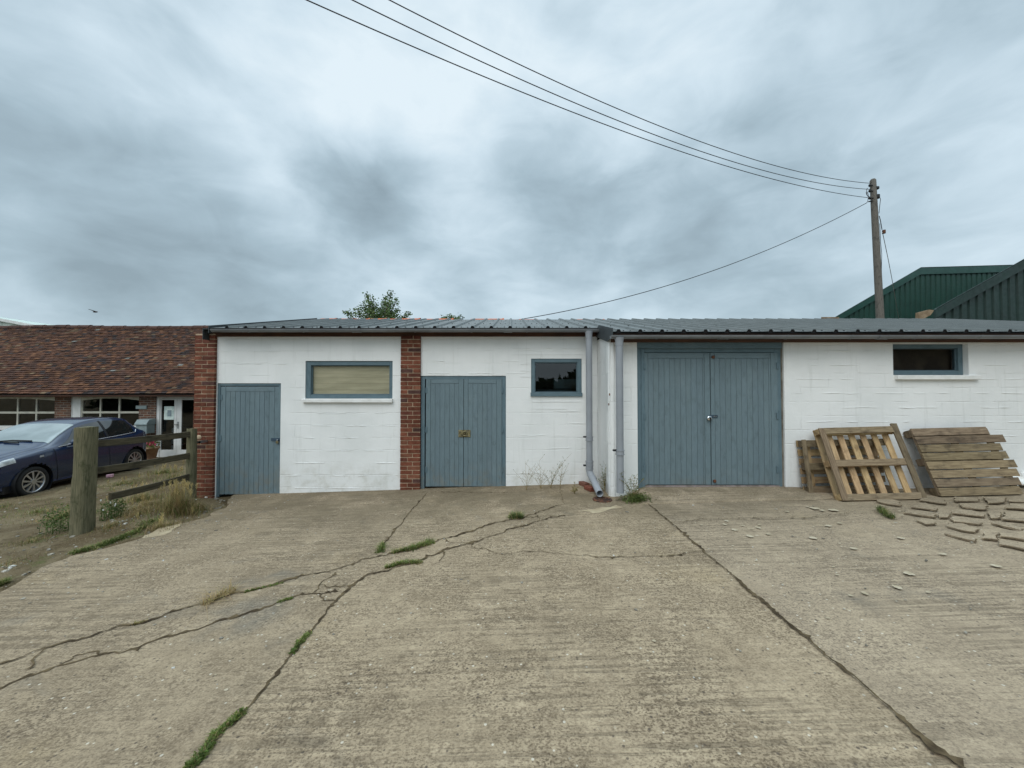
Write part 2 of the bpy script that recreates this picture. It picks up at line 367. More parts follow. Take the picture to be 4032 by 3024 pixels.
        me.polygons.foreach_set('material_index', s.M); me.polygons.foreach_set('use_smooth', s.S)
        ca = me.attributes.new('Col', 'FLOAT_COLOR', 'CORNER'); uvl = me.uv_layers.new(name='UVMap')
        cd = []; ud = []
        for fi, fc in enumerate(s.F):
            u = s.U[fi]
            for k in range(len(fc)):
                cd.extend((*s.C[fi], 1.0)); ud.extend(u[k] if u else (0.0, 0.0))
        ca.data.foreach_set('color', cd); uvl.data.foreach_set('uv', ud)
        me.update()
        o = bpy.data.objects.new(name, me); COL.objects.link(o)
        if parent is not None: o.parent = parent; WORLD[o.name] = WORLD[parent.name].copy()
        else: o.location = off; WORLD[o.name] = off.copy()
        if bevel:
            b = o.modifiers.new('bevel', 'BEVEL'); b.width = bevel; b.segments = 2; b.limit_method = 'ANGLE'
        if label: o['label'] = label
        return o
    keep = False
WORLD = {}
def thing(name, label, cat, loc, group=None, rz=0.0):
    o = bpy.data.objects.new(name, None); COL.objects.link(o); o.location = loc; o.rotation_euler = (0, 0, rz)
    o.empty_display_size = .2
    WORLD[o.name] = Vector(loc); o['label'] = label; o['category'] = cat
    if group: o['group'] = group
    return o
def tag(o, label, cat, group=None):
    o['label'] = label; o['category'] = cat
    if group: o['group'] = group
    return o
def struct(o, kind='structure', label=None):
    o['kind'] = kind
    if label: o['label'] = label
    return o
rnd = random.uniform
# ------------------------------------------------------------------ ground
edge_px = [(0, 2334), (68, 2290), (169, 2232), (271, 2191), (407, 2161), (542, 2124), (640, 2090), (711, 2063), (800, 2040), (880, 2000), (925, 1945)]
edge = [G(u, v) for u, v in edge_px]
e0 = edge[0] + (edge[0]-edge[2]).normalized()*6
fine = []
for a, b in zip([e0]+edge[:-1], edge):
    n = max(2, int((b-a).length/.08))
    for k in range(n):
        p = a.lerp(b, k/n); nn = mnoise.noise(p*5)*.05 + mnoise.noise(p*17)*.02
        fine.append((p.x+nn, p.y+nn))
fine.append((edge[-1].x, edge[-1].y)); fine.append((edge[-1].x, 7.02))
outl = fine + [(1.5, 7.02), (14, 7.02), (14, -8), (fine[0][0]-.2, -8)]
mb = MB(); mb.keep = True
ctr = [mb.v((x, y, gz(x))) for x, y in outl]; mb.f(ctr)
low = [mb.v((x, y, gz(x)-.12)) for x, y in outl]
for i in range(len(outl)): mb.f((ctr[i], ctr[(i+1) % len(outl)], low[(i+1) % len(outl)], low[i]))
struct(mb.build('concrete_yard', M['concrete']))
def edge_x(y):
    best = -2.6
    for (xa, ya), (xb, yb) in zip(fine[:-1], fine[1:]):
        if min(ya, yb) <= y <= max(ya, yb) and abs(yb-ya) > 1e-6: best = xa + (xb-xa)*(y-ya)/(yb-ya)
    if y > 7: best = -5
    if y < fine[0][1]: best = fine[0][0]
    return best
def dz(x, y):                        # dirt height
    e = edge_x(y); base = gz(x)
    if x > e: return base-.16
    k = min(1, (e-x)/.35)
    n = mnoise.noise(Vector((x*.9, y*.9, 3)))*.05 + mnoise.noise(Vector((x*3.1, y*3.1, 9)))*.02
    bank = .10*math.exp(-((x+5.35)/.35)**2)*max(0, min(1, (y-4.9)/.6))*max(0, min(1, (6.9-y)/.3))
    return base - .035 + n*k + bank
xs = [-400, -150, -60, -30] + [-22+.5*i for i in range(12)] + [-16+.16*i for i in range(80)] + [-3.2, -2, 0, 3, 6, 12, 20, 30, 60, 150, 400]
ys = [-400, -150, -60, -20, -8, -4, -1] + [0+.16*i for i in range(62)] + [10+.4*i for i in range(12)] + [16, 20, 30, 60, 150, 400, 900]
mb = MB(); mb.keep = True; mb.sm = True
mb.grid([[(x, y, dz(x, y)) for x in xs] for y in ys])
struct(mb.build('ground', M['dirt']))
# cracks and joints
cx = lambda o, s, pts: [(o[0]+a/s, o[1]+b/s) for a, b in pts]
A_ = ((0, 1900), 1.4757); B_ = ((1200, 1850), 1.4133); C_ = ((2500, 1850), 1.4132); D_ = ((3100, 1600), 2.3734)
lines = []
lines.append((cx(*B_, [(680, 130), (650, 165), (600, 215), (550, 285), (490, 350), (430, 430)]), .026))
lines.append((cx(*B_, [(290, 620), (215, 690), (150, 750), (80, 840), (30, 910)]) + cx(*A_, [(1800, 865), (1690, 1010), (1600, 1110), (1500, 1240), (1420, 1340), (1250, 1500), (1100, 1659), (1000, 1760)]), .026))
lines.append((cx(*B_, [(1390, 205), (1290, 240), (1190, 275), (1060, 295), (920, 340), (830, 370), (740, 390), (700, 410), (620, 440), (490, 465), (380, 490), (250, 525), (170, 555)]) +
              cx(*A_, [(1830, 530), (1720, 550), (1600, 590), (1450, 630), (1350, 645), (1250, 680), (1130, 715), (1050, 735), (960, 765), (880, 800), (800, 815), (680, 845), (550, 890), (420, 925), (260, 965), (130, 1010), (-60, 1080)]), .030))
lines.append((cx(*B_, [(1450, 255), (1350, 270), (1300, 290), (1180, 320), (1100, 350), (1000, 380), (950, 400), (860, 430), (780, 450), (740, 470), (680, 480), (630, 510), (520, 540), (430, 570), (370, 580), (290, 620)]), .024))
lines.append((cx(*A_, [(1960, 640), (1810, 645), (1700, 670), (1600, 705), (1490, 740), (1390, 780), (1250, 815), (1150, 850), (1000, 890), (900, 920), (800, 965), (700, 990), (600, 1000), (540, 1010), (420, 1050), (280, 1090), (130, 1140), (-60, 1210)]), .032))
for p in ([(1960, 520), (1890, 570), (1840, 610), (1815, 640)], [(1860, 600), (1900, 615), (2010, 600)], [(1850, 650), (1880, 680), (1910, 695), (1950, 690)],
          [(260, 965), (220, 1030), (180, 1085)], [(330, 1065), (420, 1010), (540, 985), (640, 980)]):
    lines.append((cx(*A_, p), .020))
for p in ([(780, 385), (850, 410), (940, 405)], [(950, 400), (935, 430), (980, 440), (1100, 465), (1300, 455), (1480, 475), (1750, 490), (2000, 475), (2120, 465)],
          [(780, 455), (775, 490), (740, 510)], [(1190, 275), (1290, 260), (1310, 285)], [(1420, 100), (1440, 190), (1390, 205)], [(700, 125), (900, 125), (1125, 127)]):
    lines.append((cx(*B_, p), .013))
lines.append((cx(*C_, [(75, 190), (150, 255), (210, 300), (280, 360), (370, 440), (385, 460), (500, 550), (600, 640), (680, 710), (790, 800), (900, 890), (1000, 980), (1100, 1060), (1250, 1170), (1370, 1280), (1500, 1400), (1600, 1490), (1700, 1570), (1830, 1659), (1950, 1760)]), .026))
for p in ([(180, 475), (385, 458)], [(210, 290), (400, 275), (700, 270), (1000, 265), (1200, 240)], [(75, 180), (180, 175), (400, 160)]):
    lines.append((cx(*C_, p), .012))
mb = MB(); mb.keep = True; z_l = 0
for pts, w in lines:
    jm = .4 if w == .026 else 1.0; w = w*.85 if w > .015 else w*.38
    W = [G(u, v) for u, v in pts]; dense = []
    for a, b in zip(W[:-1], W[1:]):
        n = max(2, int((b-a).length/.022))
        dense += [a.lerp(b, k/n) for k in range(n)]
    dense.append(W[-1]); z_l = (z_l+1) % 5; rows = []
    for i, p in enumerate(dense):
        t = (dense[min(i+1, len(dense)-1)]-dense[max(i-1, 0)]); t.z = 0; t.normalize(); s = Vector((-t.y, t.x, 0))
        j = (mnoise.noise(p*5)*.04 + mnoise.noise(p*17)*.03)*jm + rnd(-.005, .005)
        k = max(.10, .25 + 2.0*mnoise.noise(p*2.6+Vector((5, 5, 5))) + 1.2*mnoise.noise(p*9)) + .35
        if i in (0, len(dense)-1): k *= .2
        c = p + s*j; hw = w*k*.5
        a, b = c - s*(hw*rnd(.3, 1.25) + rnd(0, .004)), c + s*(hw*rnd(.3, 1.25) + rnd(0, .004))
        if random.random() < .045: a = a - s*rnd(.01, .035)
        if random.random() < .045: b = b + s*rnd(.01, .035)
        rows.append([(q.x, q.y, gz(q.x)+.004+.0012*z_l) for q in (a, b)])
    mb.grid(rows)
struct(mb.build('ground_crack', M['crack']))
# broken scored slabs on the right
slabs = [[(880, 870), (1030, 880), (1065, 935), (900, 910), (820, 880)], [(1240, 855), (1450, 870), (1485, 915), (1235, 880)], [(1195, 910), (1290, 905), (1400, 960), (1380, 975), (1150, 945)],
 [(1110, 970), (1240, 975), (1370, 1005), (1365, 1040), (1090, 1000)], [(1610, 910), (1780, 905), (1865, 930), (1840, 970), (1640, 945)], [(1570, 965), (1720, 975), (1835, 1010), (1830, 1035), (1700, 1020), (1545, 1000)],
 [(1540, 1035), (1700, 1045), (1815, 1090), (1805, 1108), (1560, 1080), (1525, 1060)], [(1510, 1095), (1640, 1100), (1780, 1150), (1775, 1183), (1640, 1165), (1500, 1125)], [(1450, 1190), (1600, 1195), (1760, 1240), (1765, 1268), (1600, 1230)],
 [(1990, 1165), (2300, 1172), (2300, 1262), (1985, 1215), (1970, 1190)], [(1985, 1255), (2300, 1300), (2300, 1355), (1975, 1290)], [(2040, 985), (2300, 1005), (2300, 1085), (2010, 1060)], [(2090, 910), (2300, 918), (2300, 972), (2030, 950)],
 [(1890, 1095), (2020, 1090), (2200, 1150), (2190, 1165), (2050, 1130)], [(2110, 850), (2300, 858), (2300, 905), (2080, 890)], [(1560, 850), (1780, 855), (1790, 890), (1580, 890)], [(1830, 850), (2040, 855), (2030, 900), (1880, 905)],
 [(1200, 1060), (1330, 1062), (1380, 1100), (1290, 1105)], [(1880, 985), (1990, 990), (1970, 1050), (1900, 1050)], [(1420, 1000), (1520, 1005), (1500, 1045), (1410, 1040)], [(1830, 1190), (1950, 1200), (1950, 1250), (1830, 1240)]]
mb = MB(); mb.keep = True
for q_, sl_px in enumerate(slabs):
    W = [G(u, v) for u, v in cx(*D_, sl_px)]; cc = sum(W, Vector((0, 0, 0)))/len(W); out = []
    for a, b in zip(W, W[1:]+W[:1]):
        n = max(2, int((b-a).length/.05))
        for k in range(n):
            p = a.lerp(b, k/n); d = (p-cc).normalized(); e = .0
            out.append((p.x+mnoise.noise(p*14)*.04, p.y-.016+mnoise.noise(p*14+Vector((4, 0, 0)))*.03))
    mb.poly([(x, y, gz(x)+.002+.00022*q_) for x, y in out])
struct(mb.build('soil_edge_shade', M['soil_shade']))  # soil rims shifted forward, painting shade along each slab's near edge
mb = MB(); mb.keep = True
for sl_px in slabs:
    W = [G(u, v) for u, v in cx(*D_, sl_px)]; ymx = max(p.y for p in W); ymn = min(p.y for p in W); ring_ = []
    for a, b in zip(W, W[1:]+W[:1]):
        n = max(2, int((b-a).length/.05))
        for k in range(n):
            p = a.lerp(b, k/n); ring_.append(Vector((p.x+mnoise.noise(p*14)*.03+mnoise.noise(p*37)*.012, p.y+mnoise.noise(p*14+Vector((4, 0, 0)))*.02+mnoise.noise(p*41)*.010, 0)))
    lift = rnd(.001, .005)
    topz = lambda p: gz(p.x)+.0085+lift*max(0, min(1, (ymx-p.y)/(ymx-ymn+.01)))
    a_ = [mb.v((p.x, p.y, topz(p)+.002*mnoise.noise(p*9))) for p in ring_]; b_ = [mb.v((p.x, p.y, gz(p.x)-.01)) for p in ring_]; mb.f(a_)
    for i in range(len(ring_)): mb.f((a_[i], a_[(i+1) % len(ring_)], b_[(i+1) % len(ring_)], b_[i]))
struct(mb.build('broken_paving', M['concrete']))
# cement apron ramped up to the big doors
mb = MB(); mb.keep = True; mb.sm = True; rows = []
sst = lambda a, b, x: (lambda t: t*t*(3-2*t))(max(0, min(1, (x-a)/(b-a))))
for i in range(60):
    x = 1.72+3.6*i/59; r_ = []
    for k in range(14):
        y0 = 5.60+.10*mnoise.noise(Vector((x*1.3, 2, 2)))+.03*mnoise.noise(Vector((x*7, 2, 2))); y = y0+(6.12-y0)*k/13; t_ = k/13
        tgt = .212+.004*math.sin(x*2)
        h = (.016+(max(.0, tgt-gz(x))-.016)*sst(0, 1, t_)) * sst(1.74, 2.12, x) * sst(5.3, 4.6, x)
        r_.append((x, y, gz(x)+(h if k else -.01)+.004*mnoise.noise(Vector((x*4, y*4, 1)))))
    rows.append(r_)
mb.grid(rows); struct(mb.build('concrete_apron', M['concrete']))
# pale spots, splashes and a cement smear
mb = MB(); mb.keep = True
spots = [(845, 232, 16), (1000, 215, 26), (1040, 226, 14), (1105, 224, 28), (510, 285, 17), (500, 305, 18), (557, 335, 19), (600, 312, 13), (685, 322, 17), (650, 330, 13), (695, 308, 11), (740, 358, 14), (640, 370, 18),
         (1075, 312, 22), (1140, 297, 14), (990, 380, 20), (1215, 438, 22), (1480, 380, 22), (1715, 470, 24), (1525, 578, 27), (1460, 655, 27), (1280, 688, 18), (2010, 535, 25), (488, 330, 7), (960, 205, 12), (1300, 1220, 7), (1200, 700, 20)]
for u, v, r in spots:
    c = G(2500+u/1.4132, 1850+v/1.4132); rr = r/1.4132*c.y/FPX*rnd(.55, .95); el = rnd(.6, 1.4)
    mb.poly([(c.x+rr*math.cos(t)*(1+.45*mnoise.noise(Vector((math.cos(t)*1.6, math.sin(t)*1.6, u)))), c.y+rr*el*math.sin(t)*(1+.45*mnoise.noise(Vector((math.cos(t)*1.6, math.sin(t)*1.6, u)))), 0) for t in [2*math.pi*k/14 for k in range(14)]])
for i in range(90):
    x = rnd(-4.5, 7); y = rnd(2.2, 6.2); 
    if x < edge_x(y)+.2: continue
    rr = rnd(.005, .016); mb.poly([(x+rr*math.cos(t)*rnd(.7, 1.4), y+rr*math.sin(t)*rnd(.7, 1.2), 0) for t in [2*math.pi*k/7 for k in range(7)]])
mb.V = [(x, y, gz(x)+.0045) for x, y, _ in mb.V]
struct(mb.build('lichen_spots', M['lichen']))
mb = MB(); mb.keep = True
def smear(px, seed):
    pts = [G(u, v) for u, v in px]; out = []
    for a, b in zip(pts, pts[1:]+pts[:1]):
        n = max(2, int((b-a).length/.05))
        for k in range(n):
            p = a.lerp(b, k/n); out.append((p.x+mnoise.noise(p*8+Vector((seed, 0, 0)))*.06, p.y+mnoise.noise(p*9+Vector((0, seed, 0)))*.06))
    mb.poly([(x, y, gz(x)+.003) for x, y in out])
smear([(2272, 2011), (2350, 2000), (2440, 1992), (2480, 1996), (2400, 2004), (2380, 2014), (2330, 2020)], 1)
smear([(560, 2118), (640, 2075), (712, 2062), (690, 2085), (640, 2112)], 2)
struct(mb.build('cement_smear', M['pale_patch']))
# loose stones and debris
mb = MB(); mb.keep = True
for i in range(900):
    z = random.random()
    if z < .45: x = rnd(-9, -3.6); y = rnd(2.4, 8.5)
    elif z < .75: x = rnd(-6.2, -4); y = rnd(4, 7)
    else: x = rnd(-4.5, 7.5); y = rnd(2.2, 6.4)
    r = abs(random.gauss(.005, .005))+.004
    on = x > edge_x(y)+.03
    if on: r *= .55
    zz = gz(x) if on else dz(x, y)
    q = rnd(.35, 1); mb.col = (q*.42, q*.38, q*.31) if random.random() < .92 else (.62, .60, .55)
    mb.obox((x, y, zz+r*.25), (r, r*rnd(-.5, .5), 0), (r*rnd(-.5, .5), r*rnd(.6, 1.3), 0), (0, 0, r*rnd(.3, .6)), r*.3)
struct(mb.build('gravel', M['stone']), 'stuff', 'scattered small stones and chips on dirt and concrete')
# ------------------------------------------------------------------ shed
YL, YR = 6.95, 6.07
shed = thing('storage_shed', 'low white painted blockwork shed with blue doors and grey sheet roof', 'shed', (1.0, YL, 0))
def X(u, Y): return (u-2016)/FPX*Y/ (1.0)
def pl(u, v): q = P(u, v, YL); return q.x, q.z
def pr(u, v): q = P(u, v, YR); return q.x, q.z
def rect(f, u0, v0, u1, v1):
    x0, z1 = f(u0, v0); x1, z0 = f(u1, v1); return (x0, x1, z0, z1)
def holed_wall(mb, x0, x1, z0, z1, y0, y1, holes):
    xs = sorted({x0, x1, *[h[0] for h in holes], *[h[1] for h in holes]}); zs = sorted({z0, z1, *[max(z0, h[2]) for h in holes], *[h[3] for h in holes]})
    sol = lambda i, k: 0 <= i < len(xs)-1 and 0 <= k < len(zs)-1 and not any(h[0]-1e-6 <= xs[i] and xs[i+1] <= h[1]+1e-6 and h[2]-1e-6 <= zs[k] and zs[k+1] <= h[3]+1e-6 for h in holes)
    for i in range(len(xs)-1):
        for k in range(len(zs)-1):
            if not sol(i, k): continue
            a, b, c, d = xs[i], xs[i+1], zs[k], zs[k+1]
            mb.poly([(a, y0, c), (b, y0, c), (b, y0, d), (a, y0, d)]); mb.poly([(b, y1, c), (a, y1, c), (a, y1, d), (b, y1, d)])
            if not sol(i-1, k): mb.poly([(a, y1, c), (a, y0, c), (a, y0, d), (a, y1, d)])
            if not sol(i+1, k): mb.poly([(b, y0, c), (b, y1, c), (b, y1, d), (b, y0, d)])
            if not sol(i, k-1): mb.poly([(a, y1, c), (b, y1, c), (b, y0, c), (a, y0, c)])
            if not sol(i, k+1): mb.poly([(a, y0, d), (b, y0, d), (b, y1, d), (a, y1, d)])
def lips(mb, x0, x1, z0, z1, y, holes, seed):             # paint-thick mortar lips of the block courses
    rs = random.Random(seed); z = z0
    while z < z1:
        x = x0 + rs.uniform(0, .3)
        while x < x1-.1:
            ln = rs.uniform(.12, .7); xe = min(x+ln, x1-.02)
            if rs.random() < .72 and not any(x < h[1]+.04 and xe > h[0]-.04 and h[2]-.04 < z < h[3]+.04 for h in holes):
                n = max(2, int((xe-x)/.06)); rows = []
                for k in range(n+1):
                    xx = x+(xe-x)*k/n; zz = z+.009*mnoise.noise(Vector((xx*4, z*7, seed))); e = 1 if 0 < k < n else .1
                    d = .0075*e*(.5+abs(mnoise.noise(Vector((xx*9, z, 4))))*1.4); hh = .008*e*(.6+abs(mnoise.noise(Vector((xx*7, z, 8)))))
                    rows.append([(xx, y+.001, zz+hh), (xx, y-d, zz+hh*.2), (xx, y-d*.8, zz-hh*.6), (xx, y+.001, zz-hh)])
                mb.grid(rows)
            x = xe + rs.uniform(.02, .35)
        z += .2255
TOP_L = pl(1200, 1316)[1]; TOP_R = pr(3300, 1336)[1]
XC = P(2352, 1500, YL).x + 0.0
h_door = rect(pl, 856, 1509, 1100, 2000); h_w1 = rect(pl, 1203, 1421, 1545, 1570); h_dd = rect(pl, 1657, 1480, 1992, 2000); h_w2 = rect(pl, 2091, 1412, 2291, 1560)
x_p1a, x_p1b = pl(775, 1500)[0], pl(853, 1500)[0]; x_p2a, x_p2b = pl(1580, 1500)[0], pl(1657, 1500)[0]
holesL = [h_door, h_w1, h_dd, h_w2]
mb = MB(); holed_wall(mb, x_p1b, x_p2a, -.6, TOP_L, YL, YL+.2, [h_door, h_w1]); lips(mb, x_p1b+.02, x_p2a, -.02, TOP_L-.1, YL, holesL, 1)
mb.build('wall', M['white'], shed)
h_dd = (x_p2b, h_dd[1], h_dd[2], h_dd[3]); 
mb = MB(); holed_wall(mb, x_p2b, XC, -.6, TOP_L, YL, YL+.2, [h_dd, h_w2]); lips(mb, x_p2b+.02, XC-.02, .03, TOP_L-.1, YL, holesL, 2)
# brick-sized coursing round the small window
for u0, u1, v in ((2010, 2300, 1369), (2014, 2300, 1395), (2050, 2088, 1435), (2050, 2088, 1460), (2050, 2088, 1483), (2095, 2286, 1581), (2095, 2230, 1609)):
    a, z = pl(u0, v); b, _ = pl(u1, v); mb.box(a, b, YL-.006, YL+.002, z-.006, z+.008, .002)
mb.build('wall', M['white'], shed)
h_big = rect(pr, 2508, 1334, 3095, 2000); h_w3 = rect(pr, 3515, 1353, 3815, 1477)
mb = MB(); holed_wall(mb, XC, 11.6, -.4, TOP_R, YR, YR+.2, [h_big, h_w3]); lips(mb, XC+.03, 11.0, .12, TOP_R-.1, YR, [h_big, h_w3], 3)
mb.build('wall', M['white'], shed)
# return wall, with a rounded plaster corner
mb = MB(); mb.sm = True
prof = [(XC, YL+.0)] + [(XC, YR+.09)] + [(XC+.07-.085*math.cos(t), YR+.085-.10*math.sin(t)) for t in [R(6+14*k) for k in range(7)]] + [(XC+.09, YR+.004)]
rows = []
for k in range(14):
    z = -.4+(TOP_R+.55)*k/13
    rows.append([(x+.006*mnoise.noise(Vector((x, y, z*3))), y+.008*mnoise.noise(Vector((x*3, y*3, z*2.2))) - .0, min(z, TOP_R+.1)) for x, y in prof])
mb.grid(rows)
mb.build('wall', M['white_side'], shed)
for u, v in ((2400, 1553), (2397, 1592)):      # two dark pock holes
    mb = MB(); q = P(u, v, YR-.013); mb.ball(q, .010, .004, .022, 8); mb.build('plaster_chip', M['rust'], shed)
# back and gable walls
mb = MB(); mb.box(x_p1a, 11.6, 12.2, 12.4, -.8, 3.1); mb.box(x_p1a+.02, x_p1a+.2, YL+.12, 12.2, -.8, 2.72); mb.box(11.4, 11.6, YR+.2, 12.2, -.4, 2.62)
mb.prism([(x_p1a+.02, YL+.2, 2.72), (x_p1a+.02, 10.4, 3.62), (x_p1a+.02, 12.2, 3.1), (x_p1a+.02, 12.2, 2.72)], (.18, 0, 0))
mb.build('wall', M['mortar'], shed)
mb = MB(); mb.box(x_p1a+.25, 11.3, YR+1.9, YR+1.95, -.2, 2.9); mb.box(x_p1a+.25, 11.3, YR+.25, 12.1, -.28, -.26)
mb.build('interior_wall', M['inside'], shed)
def pier(x0, x1, z0, z1, y, depth, seed):
    rs = random.Random(seed); mb = MB(); mb.m = 1; mb.box(x0+.004, x1-.004, y+.001, y+depth, z0, z1); mb.m = 0
    z = z0; row = 0; w = x1-x0
    while z < z1-.03:
        cut = w*.62 if row % 2 else w*.36
        for a, b in ((x0, x0+cut-.006), (x0+cut+.006, x1)):
            t = rs.random(); q = rs.uniform(.62, 1.02)
            c = (.225, .078, .047) if t < .6 else ((.18, .065, .045) if t < .8 else ((.28, .115, .07) if t < .93 else (.13, .065, .055)))
            mb.col = tuple(k*q for k in c); j = rs.uniform(-.003, .003)
            mb.obox(((a+b)/2, y+depth/2-.006+j*.6, z+.032), ((b-a)/2, 0, 0), (0, depth/2-.0, 0), (0, 0, min(.032, (z1-z)/2)), .002)
        z += .0765; row += 1
    return mb.build('brick_pillar', [M['brick'], M['mortar']], shed, bevel=.0015)
pier(x_p1a, x_p1b, -.45, TOP_L-.0, YL-.05, .55, 1); pier(x_p2a, x_p2b, -.3, TOP_L-.03, YL-.035, .3, 2)
# fascias under the gutters
mb = MB(); mb.box(x_p1a, XC, YL-.03, YL+.05, TOP_L-.045, TOP_L+.075); mb.build('fascia', M['fascia'], shed)
mb = MB(); mb.box(XC+.02, 11.6, YR-.03, YR+.05, TOP_R-.05, TOP_R+.14); mb.build('fascia', M['fascia'], shed)
# roof
EL, ER, RY = 6.70, 5.82, 10.40
ZE = P(2016, 1291, EL).z; ZR = P(2016, 1258, RY).z
SL = (ZR-ZE)/(RY-EL)
def zroof(y): return ZE + (y-EL)*SL
XL0 = P(824, 1290, EL).x; XB = P(2353, 1290, EL).x
RIB = 1/3.0; rib0 = P(2010, 1270, 8).x
def profile(x0, x1):
    out = [(x0, 0)]; k = math.ceil((x0-rib0+.04)/RIB)
    while rib0+k*RIB < x1-.05:
        c = rib0+k*RIB; out += [(c-.036, 0), (c-.019, .034), (c+.019, .034), (c+.036, 0)]
        # shallow stiffener in the pan
        if c+RIB/2+.03 < x1: out += [(c+RIB/2-.012, 0), (c+RIB/2, .004), (c+RIB/2+.012, 0)]
        k += 1
    out.append((x1, 0)); return out
def roof_sheet(x0, x1, ye, yr, zf, seed):
    mb = MB(); pf = profile(x0, x1); ny = 5
    for dzv in (0.0, -.006):
        mb.grid([[(x, ye+(yr-ye)*k/ny, zf(ye+(yr-ye)*k/ny)+h+dzv + .003*mnoise.noise(Vector((x*1.1, k, seed)))) for x, h in pf] for k in range(ny+1)])
    # dark ends inside each rib, black strip painting in the sheet-edge shadow, screws
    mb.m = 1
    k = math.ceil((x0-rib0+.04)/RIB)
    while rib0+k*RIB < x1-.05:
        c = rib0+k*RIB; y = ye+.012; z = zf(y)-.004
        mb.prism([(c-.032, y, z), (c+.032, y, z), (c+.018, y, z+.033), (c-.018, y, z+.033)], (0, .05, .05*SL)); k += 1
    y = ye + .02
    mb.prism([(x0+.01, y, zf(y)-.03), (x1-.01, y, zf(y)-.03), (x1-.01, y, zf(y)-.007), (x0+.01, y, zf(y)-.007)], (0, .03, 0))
    k = math.ceil((x0-rib0+.1)/RIB)
    while rib0+k*RIB < x1-.1:
        c = rib0+k*RIB
        for yy in ([ye+.12, ye+1.4, ye+2.7]):
            if yy > yr-.2: continue
            for sx in (.11, .225): mb.obox((c+sx+rnd(-.02, .02), yy+rnd(-.02, .02), zf(yy)+.006), (.009, 0, 0), (0, .009, .009*SL), (0, 0, .006))
        k += 1
    return mb.build('roof_sheet', [M['roof'], M['black']], shed)
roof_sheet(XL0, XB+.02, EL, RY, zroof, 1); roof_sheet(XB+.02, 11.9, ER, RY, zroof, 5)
zback = lambda y: ZR - (y-RY)*.26
mb = MB(); mb.grid([[(x, y, zback(y)+h-.008) for x, h in profile(XL0, 11.9)] for y in (RY, 11.5, 12.6)]); mb.build('roof_sheet', M['roof'], shed)
# barge board where the eaves step forward, and the left verge flashing
mb = MB(); mb.prism([(XB+.012, EL-.02, zroof(EL)+.05), (XB+.012, ER-.01, zroof(ER)+.052), (XB+.012, ER-.01, zroof(ER)-.085), (XB+.012, ER+.28, zroof(ER)-.12), (XB+.012, EL+.2, zroof(EL)-.13)], (.022, 0, 0)); mb.build('barge_flashing', M['flash'], shed)
mb = MB(); mb.prism([(XL0-.012, EL-.01, zroof(EL)+.04), (XL0-.012, RY, ZR+.04), (XL0-.012, RY, ZR-.1), (XL0-.012, EL-.01, zroof(EL)-.09)], (.014, 0, 0))
mb.box(XL0-.16, XL0+.05, EL+.05, EL+.55, TOP_L+.06, TOP_L+.075); mb.box(XL0-.16, XL0-.15, EL+.05, EL+.55, TOP_L-.12, TOP_L+.058); mb.build('verge_flashing', M['flash'], shed)
# terracotta ridge tiles showing above the sheets
x = -5.28; k = 0
while x < 2.4:
    ln = .46
    if not (-1.9 < x < -1.55 or .55 < x < 1.45):
        mb = MB(); rr = .125; zc = ZR-.085 + rnd(-.006, .006) - (.02 if x > -.6 else 0); yc = RY+.08
        t0 = [R(a) for a in range(0, 181, 18)]
        mb.sm = True
        mb.grid([[(xx, yc-rr*q*math.cos(a), zc+rr*q*math.sin(a)) for a in t0] for xx, q in ((x, .93), (x+.06, 1.0), (x+ln-.05, 1.0), (x+ln-.04, 1.1), (x+ln+.0, 1.1))])
        mb.build('ridge_tile', M['tile_orange'], shed)
    x += ln; k += 1
# gutters
def gutter(x0, x1, y, zt, seams, brk, name='gutter'):
    mb = MB(); mb.sm = True; r = .056
    ang = [R(180+a) for a in range(0, 181, 18)]
    def half(xa, xb, rr, dzv=0):
        outer = [(y+rr*math.cos(a), zt+dzv+rr*.95*math.sin(a)) for a in ang]; inner = [(y+(rr-.005)*math.cos(a), zt+dzv+(rr-.005)*.95*math.sin(a)) for a in reversed(ang)]
        ring = outer+inner; n = max(1, int((xb-xa)/1.2))
        mb.grid([[(xa+(xb-xa)*i/n, yy, zz) for yy, zz in ring+ring[:1]] for i in range(n+1)])
        for xx in (xa, xb): mb.poly([(xx, yy, zz) for yy, zz in ring])
    half(x0, x1, r)
    for sx in seams: half(sx-.07, sx+.07, r+.006, -.001); half(sx-.075, sx-.06, r+.010); half(sx+.06, sx+.075, r+.010)
    for bx in brk: half(bx-.014, bx+.014, r+.006, .001); mb.box(bx-.014, bx+.014, y+r-.01, y+r+.1, zt-.02, zt+.004)
    mb.poly([(x0+.002, y+.052*math.cos(a), zt+.052*.95*math.sin(a)) for a in ang]); mb.poly([(x1-.002, y+.052*math.cos(a), zt+.052*.95*math.sin(a)) for a in ang])
    return mb.build(name, M['gutter'], shed)
GYL, GYR = EL-.005, ER-.005
zgl = P(2016, 1294.5, GYL-.05).z; zgr = P(2016, 1319, GYR-.05).z
gx = lambda u, Y: P(u, 1300, Y).x
gutter(gx(836, GYL), gx(2356, GYL), GYL, zgl, [gx(1405, GYL), gx(2000, GYL)], [gx(u, GYL) for u in (980, 1195, 1635, 1856, 2075)])
gutter(gx(2404, GYR), 11.8, GYR, zgr, [gx(2846, GYR), gx(3470, GYR)], [gx(u, GYR) for u in (2585, 3093, 3345, 3600, 3850)] + [8.8, 9.8, 10.8])
